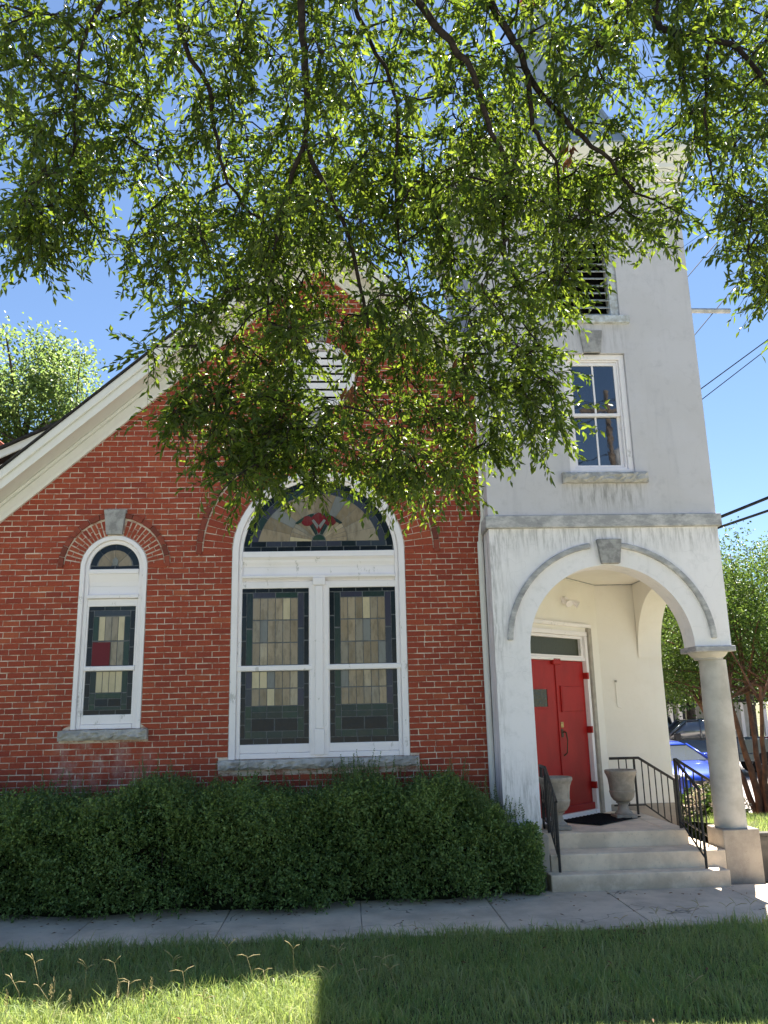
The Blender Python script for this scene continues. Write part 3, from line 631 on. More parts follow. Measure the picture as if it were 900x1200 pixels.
# ------------------------------------------------------------------ bell tower and porch
TX0,TX1,TY0,TY1=1.945,5.085,-.5,2.64; TC=(3.515,1.07)
TW=tag(empty('bell_tower'),'white stuccoed square bell tower with flared metal spire'); TW.parent=CH
mb=MB(); fill_wall(mb,[(TX0,4.66),(TX1,4.66),(TX1,9.96),(TX0,9.96)],[[(3.12,5.25),(3.12,7.03),(4.03,7.03),(4.03,5.25)],[(3.03,7.6),(3.03,9.02),(4.02,9.02),(4.02,7.6)]],TY0,TY0+.22)
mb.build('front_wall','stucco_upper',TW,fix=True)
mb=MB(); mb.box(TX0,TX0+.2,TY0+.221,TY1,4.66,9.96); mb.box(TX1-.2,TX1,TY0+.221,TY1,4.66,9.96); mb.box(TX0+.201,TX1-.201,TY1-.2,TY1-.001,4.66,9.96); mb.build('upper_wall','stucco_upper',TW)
XA,ZS,RA=3.505,2.875,1.095
poly=[(TX0,.6),(XA-RA,.6)]+arc(XA,ZS,RA,180,0,36)+[(TX1,ZS),(TX1,4.484),(TX0,4.484)]
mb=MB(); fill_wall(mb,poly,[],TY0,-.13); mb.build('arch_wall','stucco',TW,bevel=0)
# right side wall with its own arch, and the piers
YA,RB=.98,1.0
poly=[(-.128,ZS)]+[(YA+RB*math.cos(R(180-180*i/28)),ZS+RB*math.sin(R(180-180*i/28))) for i in range(29)]+[(1.999,4.484),(-.128,4.484)]
mb=MB(); k=MB(); fill_wall(k,[(y,z) for y,z in poly],[],TX1-.375,TX1); mb.add([(y_,x_,z_) for x_,y_,z_ in k.v],k.f); mb.build('side_arch_wall','porch_plaster',TW)
mb=MB(); mb.box(4.06,TX1-.001,2.0,TY1,-.05,4.484); mb.build('back_pier','porch_plaster',TW)
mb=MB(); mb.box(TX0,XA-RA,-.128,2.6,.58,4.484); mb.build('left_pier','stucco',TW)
mb=MB(); mb.box(XA-RA+.001,TX1-.376,-.129,2.4,4.07,4.2); mb.build('porch_ceiling','porch_plaster',TW)
mb=MB(); mb.tube([(3.41,1.17,4.062),(4.09,1.985,4.062),(4.70,1.985,4.062),(4.70,-.1,4.062)],.008,5); mb.build('ceiling_crack_bead','grey_stucco',TW)
mb=MB(); mb.box(TX0-.03,XA-RA+.07,TY0-.05,.3,-.05,.6); mb.build('pier_base','concrete',TW,bevel=.02)
mb=MB(); mb.box(4.062,TX1+.01,1.985,TY1+.01,-.05,.66); mb.build('pier_base','concrete',TW,bevel=.012)
mb=MB(); mb.box(TX0-.045,TX1+.05,TY0-.055,TY0+.16,4.486,4.658); mb.box(TX0-.045,TX0+.1,TY0+.161,TY1,4.486,4.658); mb.box(TX1-.1,TX1+.05,TY0+.161,TY1,4.486,4.658); mb.build('string_course','grey_stucco',TW,bevel=.014)
for a0,a1 in ((178,98.5),(81.5,1)):
    n_=16; O=[(XA+1.392*math.cos(R(a0+(a1-a0)*i/n_)),2.95+1.335*math.sin(R(a0+(a1-a0)*i/n_))) for i in range(n_+1)]; I=[(XA+1.318*math.cos(R(a0+(a1-a0)*i/n_)),2.95+1.262*math.sin(R(a0+(a1-a0)*i/n_))) for i in range(n_+1)]
    mb=MB(); mb.ring(O,I,TY0-.045,TY0+.02); mb.build('hood_mould','grey_stucco',TW,bevel=.016)
keystone(3.555,3.985,4.315,.245,.335,TY0-.075,TW,TY0+.1)
mb=MB(); mb.tube([(1.895,-.055,4.40),(1.895,-.055,2.5),(1.90,-.055,.15)],.042,10); mb.build('downspout','trim_paint',TW,smooth=True)
mb=MB(); mb.tube([(1.925,-.20,9.4),(1.925,-.20,4.72),(1.90,-.09,4.5),(1.897,-.06,4.38)],.03,8); mb.build('drain_pipe','trim_paint',TW,smooth=True)
# cornice and spire
def sq(hw,z): return [(TC[0]-hw,TC[1]-hw,z),(TC[0]+hw,TC[1]-hw,z),(TC[0]+hw,TC[1]+hw,z),(TC[0]-hw,TC[1]+hw,z)]
for nm,prof in (('frieze',[(1.60,9.55),(1.60,9.80)]),('cornice_bed',[(1.60,9.802),(1.66,9.84),(1.66,9.93)]),('cornice',[(1.66,9.932),(1.70,9.99),(1.70,10.06),(1.76,10.13),(1.83,10.24),(1.83,10.305)])):
    mb=MB(); mb.loft([sq(h,z) for h,z in prof]); mb.build(nm,'trim_paint',TW)
mb=MB(); mb.loft([sq(h,z) for h,z in ((1.85,10.307),(1.85,10.325),(1.62,10.40),(1.38,10.55),(1.14,10.85),(.93,11.3),(.74,11.9),(.56,12.6),(.38,13.4),(.2,14.15),(.12,14.42))]); mb.build('spire','spire_metal',TW)
for s1 in(-1,1):
    for s2 in(-1,1):
        mb=MB(); mb.tube([(TC[0]+s1*h,TC[1]+s2*h,z+.01) for h,z in ((1.85,10.325),(1.62,10.40),(1.38,10.55),(1.14,10.85),(.93,11.3),(.74,11.9),(.56,12.6),(.38,13.4),(.2,14.15),(.12,14.42))],.03,6); mb.build('hip_ridge','spire_metal',TW)
mb=MB(); mb.lathe([(.12,0),(.19,.05),(.22,.2),(.17,.34),(.07,.42),(.05,.75),(.01,1.2)],(TC[0],TC[1],14.42),16); mb.build('finial','terracotta',TW,smooth=True)
# tower window
TWN=tag(empty('tower_window'),'four pane white sash window of the tower reflecting the sky'); TWN.parent=CH
yf=TY0
def framebox(par,name,x0,x1,z0,z1,t,y0,y1,m='white_paint',bev=.006):
    mb=MB(); mb.ring([(x0,z0),(x1,z0),(x1,z1),(x0,z1)],[(x0+t,z0+t),(x1-t,z0+t),(x1-t,z1-t),(x0+t,z1-t)],y0,y1,True); return mb.build(name,m,par,bevel=bev)
framebox(TWN,'outer_frame',3.123,4.027,5.253,7.027,.075,yf+.045,yf+.2)
framebox(TWN,'inner_frame',3.20,3.95,5.33,6.95,.025,yf+.075,yf+.2)
def tsash(x0,x1,z0,z1,y):
    framebox(TWN,'sash',x0,x1,z0,z1,.045,y,y+.035,bev=.005)
    mb=MB(); mb.box((x0+x1)/2-.012,(x0+x1)/2+.012,y+.004,y+.033,z0+.046,z1-.046); mb.build('glazing_bar','white_paint',TWN)
    for a,b_ in ((x0+.046,(x0+x1)/2-.013),((x0+x1)/2+.013,x1-.046)):
        mb=MB(); mb.box(a,b_,y+.016,y+.02,z0+.046,z1-.046); mb.build('pane','pane_glass',TWN)
tsash(3.226,3.924,6.11,6.92,yf+.088); tsash(3.226,3.924,5.358,6.155,yf+.128)
mb=MB(); mb.box(3.226,3.924,yf+.19,yf+.2,5.35,6.93); mb.build('dark_interior','dark_void',TWN)
rough_block(2.99,4.175,yf-.065,yf+.12,5.105,5.249,.036,rng,None,4).build('sill','sill_stone',TWN)
keystone(3.56,7.03,7.375,.245,.335,yf-.035,TWN,yf+.05)
# louvred belfry opening
LV=tag(empty('belfry_louvre'),'weathered slatted louvre opening in the tower above the sash window'); LV.parent=CH
mb=MB(); mb.ring([(3.033,7.603),(4.017,7.603),(4.017,9.017),(3.033,9.017)],[(3.12,7.605),(3.90,7.605),(3.90,8.92),(3.12,8.92)],yf+.03,yf+.2,True); mb.build('louvre_frame','slat_paint',LV,bevel=.006)
mb=MB(); mb.box(3.1,3.92,yf+.205,yf+.21,7.6,8.95); mb.build('louvre_back','dark_void',LV)
for i in range(11):
    z=7.64+.117*i; mb=MB(); mb.xprism([(yf+.04,z),(yf+.05,z-.006),(yf+.17,z+.075),(yf+.16,z+.085)],3.122,3.898); o=mb.build('louvre_slat','slat_paint',LV); o.rotation_euler=(0,rng.uniform(-.012,.012),0) if False else (0,0,0)
mb=MB(); mb.box(2.93,4.14,yf-.06,yf+.12,7.485,7.598); mb.build('sill','slat_paint',LV,bevel=.01)
mb=MB(); mb.box(2.95,4.10,yf-.035,yf+.05,9.03,9.12); mb.build('louvre_head','slat_paint',LV,bevel=.01)
# landing and steps
ST=tag(empty('porch_steps'),'three grey concrete steps up to the porch landing'); ST.parent=CH
Lz=.565
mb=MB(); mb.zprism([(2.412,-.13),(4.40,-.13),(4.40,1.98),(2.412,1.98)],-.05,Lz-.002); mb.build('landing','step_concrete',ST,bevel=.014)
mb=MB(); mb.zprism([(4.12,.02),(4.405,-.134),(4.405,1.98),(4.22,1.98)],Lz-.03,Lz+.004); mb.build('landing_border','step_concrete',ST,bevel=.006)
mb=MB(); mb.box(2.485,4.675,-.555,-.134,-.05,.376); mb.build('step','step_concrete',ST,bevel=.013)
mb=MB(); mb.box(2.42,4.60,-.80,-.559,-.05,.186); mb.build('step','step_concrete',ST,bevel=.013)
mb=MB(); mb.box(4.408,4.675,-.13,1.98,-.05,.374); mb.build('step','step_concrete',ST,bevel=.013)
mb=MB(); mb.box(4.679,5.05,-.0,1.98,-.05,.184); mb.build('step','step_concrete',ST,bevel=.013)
# corner column
CLN=tag(empty('porch_column'),'round stone column on a square block at the porch corner'); CLN.parent=CH
cx,cy=4.905,-.27
mb=MB(); mb.box(4.685,5.155,-.515,-.03,-.05,.6); mb.build('column_base','concrete',CLN,bevel=.014)
mb=MB(); mb.lathe([(.198,.602),(.195,.7),(.192,1.2),(.183,2.1),(.172,2.70)],(cx,cy,0),36); mb.build('shaft','column_stone',CLN,smooth=True)
mb=MB(); mb.lathe([(.172,2.702),(.185,2.705),(.185,2.725),(.19,2.73),(.215,2.75),(.245,2.785),(.252,2.80)],(cx-.05,cy+.0,0),36); mb.build('capital','column_stone',CLN,smooth=True)
mb=MB(); mb.box(4.585,5.125,-.545,-.01,2.801,2.873); mb.build('abacus','grey_stucco',CLN,bevel=.012)
# diagonal wall with the red double doors
DA=math.atan2(.98,1.08); DM=Matrix.Translation((3.0,1.02,0))@Matrix.Rotation(DA,4,'Z')
DW=tag(empty('door_wall'),'cream plastered diagonal wall holding the red doors'); DW.parent=CH
mb=MB(DM); fill_wall(mb,[(-.95,.5),(1.455,.5),(1.455,4.1),(-.95,4.1)],[[(-.60,.57),(-.60,3.28),(1.09,3.28),(1.09,.57)]],0,.2); mb.build('plaster','porch_plaster',DW)
DR=tag(empty('red_doors'),'red double doors under a dark transom pane'); DR.parent=CH
def db(name,m,x0,x1,y0,y1,z0,z1,bev=.004,par=DR):
    mb=MB(DM); mb.box(x0,x1,y0,y1,z0,z1); return mb.build(name,m,par,bevel=bev)
db('door_trim','white_paint',-.598,-.535,-.02,.15,.57,3.21); db('door_trim','white_paint',1.02,1.088,-.02,.15,.57,3.21); db('door_trim','white_paint',-.598,1.088,-.022,.15,3.212,3.278)
db('casing','grey_casing',1.092,1.18,-.055,.02,.57,3.34,.01); db('casing','white_paint',-.70,-.602,-.055,.02,.57,3.34,.01); db('casing','white_paint',-.70,1.18,-.06,.02,3.342,3.40,.01)
db('threshold','white_paint',-.533,1.018,-.03,.15,.568,.635,.008)
L1=db('door_leaf','red_paint',-.53,.238,.05,.10,.64,2.82); L2=db('door_leaf','red_paint',.247,1.014,.05,.10,.64,2.82)
db('astragal','red_paint',.225,.262,.035,.049,.72,2.82)
db('kick_board','red_paint',-.53,1.016,.012,.049,.638,.735,.012)
db('panel_patch','red_paint',.37,.93,.036,.049,2.07,2.44,.006)
db('panel_strip','red_paint',.335,.358,.03,.049,2.06,2.45,.004)
w_=db('door_window','door_glass',-.41,-.02,.04,.049,2.14,2.40,.003); 
framebox_m=MB(DM); framebox_m.ring([(-.43,2.12),(-.0,2.12),(-.0,2.42),(-.43,2.42)],[(-.405,2.145),(-.025,2.145),(-.025,2.395),(-.405,2.395)],.034,.049,True); framebox_m.build('door_window_frame','red_paint',DR,bevel=.003)
db('door_closer','red_paint',.14,.34,.0,.049,2.76,2.86,.01)
for z in (.93,1.74,2.55): db('hinge','red_paint',1.0,1.045,-.035,.048,z,z+.10,.006)
db('lock_plate','brass',.29,.36,.042,.0495,1.84,1.92,.003)
mb=MB(DM); mb.tube([(.315,.03,1.78),(.315,-.02,1.77),(.325,-.03,1.66),(.31,-.02,1.48),(.30,.03,1.44)],[.016,.012,.009,.009,.012],8); mb.build('door_pull','bronze',DR,smooth=True)
db('latch_plate','bronze',.285,.345,.04,.0495,1.70,1.82,.008)
db('transom_bar','white_paint',-.533,1.018,.0,.14,2.825,2.872,.008)
mb=MB(DM); mb.ring([(-.533,2.874),(1.018,2.874),(1.018,3.21),(-.533,3.21)],[(-.49,2.905),(.955,2.905),(.955,3.165),(-.49,3.165)],.02,.12,True); mb.build('transom_frame','white_paint',DR,bevel=.006)
db('transom_pane','transom_glass',-.49,.955,.07,.076,2.905,3.165,0)
db('door_back','dark_void',-.53,1.02,.16,.17,.6,3.2,0)
# wall conduit
mb=MB(); mb.tube([(4.30,1.985,2.48),(4.30,1.985,2.12),(4.36,1.985,2.10)],.008,5); mb.build('conduit','porch_plaster',TW)
mb=MB(); mb.lathe([(.02,0),(.02,.03)],(4.30,1.975,2.50),8); mb.build('conduit_cap','grey_casing',TW)
# light
t=tag(empty('porch_light',(3.40,1.36,3.74)),'small white twin floodlight on the cream wall over the red doors','wall light')
M_=Matrix.Rotation(DA,4,'Z')@Matrix.Scale(.78,4); mb=MB(M_); mb.tube([(0,.02,0),(0,-.05,0)],.075,14); mb.build('base_plate','white_paint',t,smooth=True)
for s in(-1,1):
    mb=MB(M_); mb.tube([(s*.02,-.05,0),(s*.07,-.10,-.01),(s*.10,-.13,-.03)],[.018,.02,.03],8); mb.tube([(s*.09,-.12,-.02),(s*.13,-.17,-.06),(s*.165,-.22,-.10)],[.03,.055,.07],12); mb.build('lamp_head','white_paint',t,smooth=True)
mb=MB(M_); mb.tube([(0,-.05,-.03),(0,-.08,-.10),(0,-.085,-.13)],[.03,.04,.03],10); mb.build('motion_sensor','white_paint',t,smooth=True)
# doormat
t=tag(empty('doormat',(0,0,0)),'black rubber mat lying on the landing before the red doors','doormat')
mb=MB(); e=Vector((math.cos(DA),math.sin(DA))); f=Vector((math.sin(DA),-math.cos(DA))); o_=Vector((3.02,1.02))
P=[o_+e*-.12+f*.05,o_+e*.98+f*.05,o_+e*.98+f*.72,o_+e*-.12+f*.72]
P=[P[0],P[3],P[2],P[1]]; mb.zprism([tuple(p) for p in P],Lz+.005,Lz+.018); mb.build('mat','rubber_mat',t,bevel=.004)
mb=MB()
for i in range(11):
    p=P[0].lerp(P[3],(i+.5)/11); q=P[1].lerp(P[2],(i+.5)/11); d=(P[3]-P[0]).normalized()*.012; mb.zprism([tuple(p-d),tuple(q-d),tuple(q+d),tuple(p+d)],Lz+.0181,Lz+.023)
mb.build('ribs','rubber_mat',t)
# urns
def urn(loc,label):
    t=tag(empty('stone_urn',loc),label,'urn','cast stone urns flanking the red doors')
    mb=MB(); mb.box(-.15,.15,-.15,.15,0,.05); mb.build('foot','cast_stone',t,bevel=.01)
    mb=MB(); mb.lathe([(.125,.051),(.125,.07),(.085,.10),(.07,.16),(.075,.19),(.10,.205),(.10,.215)],(0,0,0),28); mb.build('stem','cast_stone',t,smooth=True)
    mb=MB(); mb.lathe([(.085,.216),(.13,.24),(.165,.29),(.18,.35),(.182,.355),(.182,.37),(.176,.375),(.18,.45),(.192,.54),(.215,.60),(.228,.62),(.228,.65),(.218,.66),(.19,.655),(.165,.6),(.15,.5),(.0,.48)],(0,0,0),32); mb.build('bowl','cast_stone',t,smooth=True)
    mb=MB(); mb.lathe([(.172,.575),(.176,.585),(.09,.60),(.0,.605)],(0,0,0),20); mb.build('potting_soil','bark',t)
    return t
urn((2.79,.22,Lz+.003),'grey stone urn left of the mat, half behind the front railing')
urn((3.98,1.13,Lz+.006),'grey stone urn right of the mat, before the cream wall')
# railings
def bar(mb,a,b,r=.014): mb.tube([a,b],r,6)
def rail(name,label,posts,top,bottom,nbal,endcap=None):
    """posts: list of (x,y,z0,z1); top/bottom polylines; balusters spread along them"""
    t=tag(empty(name,(posts[0][0],posts[0][1],posts[0][2])),label,'railing','black iron railings of the porch'); o=Vector(t.location)
    sh=lambda p: tuple(Vector(p)-o)
    for x,y,z0,z1 in posts: mb=MB(); bar(mb,sh((x,y,z0)),sh((x,y,z1)),.017); mb.build('post','iron',t,smooth=True)
    mb=MB(); mb.tube([sh(p) for p in top],.02,8); mb.build('handrail','iron',t,smooth=True)
    mb=MB(); mb.tube([sh(p) for p in bottom],.012,6); mb.build('bottom_rail','iron',t,smooth=True)
    def along(pl,s):
        L=[(Vector(pl[i+1])-Vector(pl[i])).length for i in range(len(pl)-1)]; d=s*sum(L)
        for i,l in enumerate(L):
            if d<=l+1e-6: return Vector(pl[i]).lerp(Vector(pl[i+1]),d/l)
            d-=l
        return Vector(pl[-1])
    for i in range(nbal):
        s=(i+1)/(nbal+1); b_=along(bottom,s); tp=along(top,s); tp=Vector((b_.x,b_.y,tp.z)); mb=MB(); bar(mb,sh(b_),sh(tp),.009); mb.build('baluster','iron',t)
    return t
rail('railing','black railing descending the front steps beside the left pier',[(2.575,-.62,.185,1.02),(2.60,-.06,Lz,1.36),(2.62,.30,Lz,1.36)],[(2.575,-.65,1.0),(2.60,-.06,1.37),(2.62,.33,1.37)],[(2.575,-.62,.32),(2.60,-.06,.68),(2.62,.30,.68)],7)
rail('railing','black railing descending the front steps beside the column',[(4.365,-.68,.185,1.10),(4.335,-.06,Lz,1.42)],[(4.367,-.71,1.09),(4.335,-.06,1.43)],[(4.365,-.68,.30),(4.335,-.06,.66)],5)
rail('railing','short black railing going down the side steps behind the column',[(4.36,-.03,Lz,1.42),(4.93,.0,.185,1.06)],[(4.36,-.03,1.43),(4.95,.0,1.05)],[(4.36,-.03,.68),(4.93,.0,.31)],4)
rail('railing','black railing behind the right urn, level then sloping down',[(4.30,1.45,Lz,1.36),(4.88,1.45,.185,1.04)],[(3.93,1.45,1.37),(4.37,1.45,1.37),(4.89,1.45,1.04)],[(3.95,1.45,.70),(4.42,1.45,.70),(4.88,1.45,.36)],8)
# ------------------------------------------------------------------ hedge
def sprigs(P,D,k,step,L,W,rs,spread=.8):
    """k leaves along each sprig; P,D (n,3)"""
    n=len(P); i=np.arange(k)[None,:,None]; base=P[:,None,:]+D[:,None,:]*(i+.5)*step
    rad=unit(rs,n*k).reshape(n,k,3); d=D[:,None,:]*.7+rad*spread; nn=unit(rs,n*k)+np.array([0,0,.9])
    return leaf_arrays(base.reshape(-1,3),d.reshape(-1,3),nn,L*rs.uniform(.7,1.25,n*k),W*rs.uniform(.75,1.2,n*k))
def stack(*VF):
    V=[];F=[];k=0
    for v,f in VF: V.append(v);F.append(f+k);k+=len(v)
    return np.concatenate(V),np.concatenate(F)
HG=tag(empty('hedge',(-1.5,-.7,0)),'long dense dark green clipped hedge in front of the brick wall','hedge')
HG.location=(0,0,0)
def hz(x): return 1.10+.07*np.sin(x*2.3)+.06*np.sin(x*5.1+1)+.045*np.sin(x*11.3)*np.sin(x*3.7+2)-.5*np.clip((x-1.25)/.95,0,1)**1.7-.03*(x>0)
def hf(x,z): return -1.30+.10*np.sin(x*3.1+z*2)+.06*np.sin(x*7+z*5)+.42*np.clip((x+1.)/3.2,0,1)+.12*np.clip(.35-z,0,1)
nf=15000; x=rs.uniform(-6.4,2.2,nf); z=rs.uniform(.02,1,nf)**.9; zz=z*hz(x); bulge=.16*np.abs(np.sin(x*4.3+zz*6)*np.sin(zz*7-x*2.1))*rs.rand(nf)
P1=np.stack([x,hf(x,zz)+rs.uniform(-.07,.22,nf)-bulge*.8+.10*(np.sin(x*6.1+zz*3)*np.sin(zz*9+x*1.7)>.35),zz],1); D1=unit(rs,nf)*.8+np.array([0,-.8,.45])
nt_=9000; x=rs.uniform(-6.4,2.2,nt_); y=rs.uniform(0,1,nt_); yy=hf(x,hz(x))+y*(-.12-hf(x,hz(x)))
P2=np.stack([x,yy,hz(x)+rs.uniform(-.14,.10,nt_)*(.6+.8*np.sin(x*9)**2)],1); D2=unit(rs,nt_)*.7+np.array([0,-.2,.9])
ne=3000; a=rs.uniform(-.9,.9,ne); P3=np.stack([2.16+.08*np.cos(a*1.6)-rs.uniform(0,.14,ne),-.55+a*.42,rs.uniform(.02,.66,ne)],1); D3=unit(rs,ne)*.8+np.array([.8,-.2,.4])
Pn=np.concatenate([P1,P2,P3]); Dn=np.concatenate([D1,D2,D3]); Dn/=np.linalg.norm(Dn,axis=1,keepdims=True)
V,F=sprigs(Pn,Dn,6,.026,.042,.023,rs); np_obj('foliage',V,F,'hedge_leaf',HG,'stuff')
mb=MB()
secs=[]
for i in range(30):
    x_=-6.4+8.42*i/29; y0=float(hf(np.array(x_),np.array(.6)))+.2; z1=float(hz(np.array(x_)))-.16
    secs.append([(x_,y0,.0),(x_,y0+.02,z1*.6),(x_,y0+.12,z1),(x_,-.25,z1),(x_,-.2,.0)])
mb.loft(secs); n_=N('hedge_inside'); n_.bsdf(n_.mix(n_.noise(30,5),(.012,.02,.008),(.03,.04,.018)),1,.05,n_.noise(40,5),1,.05); MT['hedge_inside']=n_.done(); mb.build('dark_core','hedge_inside',HG)  # solid core, the dark inside of the hedge put into its colour
st_=MB()
for i in range(46):
    x_=-6.2+8.1*i/46+rng.uniform(-.06,.06); y_=float(hf(np.array(x_),np.array(.2)))+rng.uniform(.02,.16); st_.tube([(x_,y_+.12,0),(x_+rng.uniform(-.06,.06),y_+.05,.2),(x_+rng.uniform(-.15,.15),y_-.02,rng.uniform(.4,.75))],[.012,.009,.004],5)
tag(st_.build('stems','bark',HG,fix=False),kind='stuff')
# long unclipped shoots
sv=[];tw=MB()
for i in range(620):
    cl=rng.random(); x_=rng.choice([rng.gauss(.05,.3),rng.gauss(-.2,.5),rng.uniform(-5,2),rng.gauss(-2.6,.7),rng.gauss(1.5,.35)]); h_=rng.uniform(.10,.32)+(.2 if rng.random()<.2 else 0)
    if abs(x_-.1)<.3 and rng.random()<.5: h_+=.12
    y_=rng.uniform(-1.0,-.25); z0=float(hz(np.array(min(x_,2))))-.03; d=Vector((rng.uniform(-.25,.25),rng.uniform(-.25,.1),1)).normalized()
    if x_>1.9: y_=-.6; z0=.8
    p=Vector((x_,y_,z0)); tw.tube([p,p+d*h_],[.003,.0015],3,False)
    k=int(h_/.022); Pq=np.array([p+d*h_*(j+.5)/k for j in range(k) for _ in range(2)]); Dq=unit(rs,2*k)*.9+np.array([0,0,.6])
    sv.append(leaf_arrays(Pq,Dq,unit(rs,2*k)+np.array([0,0,1]),rs.uniform(.024,.044,2*k)*np.repeat(np.linspace(1.15,.5,k),2),rs.uniform(.011,.018,2*k)))
V,F=stack(*sv); np_obj('shoot_leaves',V,F,'shoot_leaf',HG,'stuff'); tag(tw.build('shoot_stems','shoot_leaf',HG,fix=False),kind='stuff')
# ------------------------------------------------------------------ grass
def blades(P,h,w,lean,rs):
    n=len(P); a=rs.uniform(0,2*PI,n); d=np.stack([np.cos(a),np.sin(a),np.zeros(n)],1); b=rs.uniform(0,2*PI,n); s=np.stack([np.cos(b),np.sin(b),np.zeros(n)],1)
    h=np.asarray(h)[:,None]; w=np.asarray(w)[:,None]; lean=np.asarray(lean)[:,None]; up=np.array([[0,0,1.]])
    m=P+up*h*.55+d*h*lean*.25; t=P+up*h*np.sqrt(np.clip(1-lean**2*.6,.1,1))+d*h*lean
    V=np.stack([P-s*w*.5,P+s*w*.5,m-s*w*.42,m+s*w*.42,t],1).reshape(-1,3); F=(np.array([[0,1,3],[0,3,2],[2,3,4]])[None]+np.arange(n)[:,None,None]*5).reshape(-1,3); return V,F
def lawn_pts(n,x0,x1,y0,y1): return np.stack([rs.uniform(x0,x1,n),rs.uniform(y0,y1,n)],1)
q=lawn_pts(105000,-5.2,6.2,-5.6,-2.44); q=q[(q[:,1]<-2.52+.07*np.sin(q[:,0]*7)+.06*rs.rand(len(q)))]; pat=.5+.5*np.sin(q[:,0]*2.1+1.3*np.sin(q[:,1]*2.7))*np.sin(q[:,1]*1.9+.7*np.sin(q[:,0]*3.3))
P=np.stack([q[:,0],q[:,1],np.array([lawn_h(a,b) for a,b in q])-.004],1)
h=rs.gamma(6,.011,len(q))*(.75+.6*pat)+.02; h*=np.where((q[:,0]<.2)&(q[:,1]<-3.7),1.35,1.)
h*=.75+.55*rs.rand(len(q))*(.5+.5*np.sin(q[:,0]*5.3+q[:,1]*3.1)*np.sin(q[:,1]*6.7-q[:,0]*1.7))+.15; h=np.clip(h,.015,np.where(q[:,1]<-5.0,.07,.18)); wide=np.where(rs.rand(len(q))<.12,rs.uniform(.008,.014,len(q)),rs.uniform(.0035,.0075,len(q))); V1=blades(P,h,wide,rs.uniform(.15,1.15,len(q)),rs)
q=lawn_pts(26000,-7,7,-8.5,-5.5); P=np.stack([q[:,0],q[:,1],np.array([lawn_h(a,b) for a,b in q])-.004],1); V2=blades(P,rs.uniform(.03,.08,len(q)),rs.uniform(.005,.01,len(q)),rs.uniform(.2,1,len(q)),rs)
V,F=stack(V1,V2); np_obj('lawn_grass',V,F,'grass',None,'stuff')
q=np.stack([rs.uniform(5.2,11.5,26000),rs.uniform(-.22,7.2,26000)],1); P=np.stack([q[:,0],q[:,1],np.array([side_h(a,b) for a,b in q])-.004],1)
V,F=blades(P,rs.uniform(.05,.13,len(q)),rs.uniform(.006,.012,len(q)),rs.uniform(.2,1,len(q)),rs); np_obj('side_grass',V,F,'grass',None,'stuff')
wv=[]
for i in range(170):
    x_,y_=rng.uniform(-3.6,4.2),rng.uniform(-4.9,-2.9)
    if rng.random()<.45: x_,y_=rng.uniform(-3.0,.0),rng.uniform(-4.9,-3.7)
    k=rng.randint(6,14); sc=rng.uniform(.7,1.3); wv.append(blades(np.array([x_,y_,lawn_h(x_,y_)])[None]+np.concatenate([rs.normal(0,.02,(k,2)),np.zeros((k,1))],1),rs.uniform(.09,.20,k)*sc,rs.uniform(.006,.013,k),rs.uniform(.4,1.2,k),rs))
V,F=stack(*wv); np_obj('grass_tufts',V,F,'grass',None,'stuff')
n_=420; q=np.stack([rs.uniform(-5,5,n_),rs.uniform(-5.4,-.95,n_)],1); q[:150,1]=-1.38+.42*np.clip((q[:150,0]+1)/3.2,0,1)-rs.gamma(1.2,.12,150); q=q[(q[:,1]<-2.5)|(rs.rand(n_)<.55)]; n_=len(q); zz=np.where(q[:,1]<-2.5,rs.uniform(.03,.09,n_),.007)
V,F=leaf_arrays(np.stack([q[:,0],q[:,1],zz],1),unit(rs,n_)*np.array([1,1,.06]),np.array([[0,0,1.]])+unit(rs,n_)*.25,rs.uniform(.03,.07,n_),rs.uniform(.01,.02,n_)); np_obj('fallen_leaves',V,F,'dead_leaf',None,'stuff')
# seed stalks
def stalk(x,y,h,rot,arms,m='straw'):
    mb=MB(); b=Vector((0,0,0)); l=rng.uniform(-.12,.12); tip=Vector((l,rng.uniform(-.06,.06),h)); mid=Vector((l*.3,0,h*.55)); mb.tube([b,mid,tip],[.0022,.0018,.0015],4)
    for k in range(arms):
        a=rot+(k-(arms-1)/2)*rng.uniform(1.3,2.2); L=rng.uniform(.06,.11); up=rng.uniform(.1,.9)
        d=Vector((math.sin(a),rng.uniform(-.3,.3),up)).normalized(); s0=tip-Vector((0,0,.012*k)); mb.tube([s0,s0+d*L*.5+Vector((0,0,.004)),s0+d*L-Vector((0,0,.01))],[.0018,.0036,.002],4)
    o=mb.build('seed_stalk',m,None,smooth='all'); o.location=(x,y,lawn_h(x,y))
    if x>2.9: lab,g='dark forked grass stalk at the lawn edge, against the pale sidewalk below the steps','grass stalks against the sidewalk by the steps'
    elif x>.3: lab,g='forked grass stalk standing in the shaded middle of the lawn','grass stalks in the shaded lawn'
    else: lab,g='straw coloured forked grass stalk above the sunlit edge of the lawn at left','forked grass stalks at the sunlit lawn edge'
    tag(o,lab,'grass stalk',g); return o
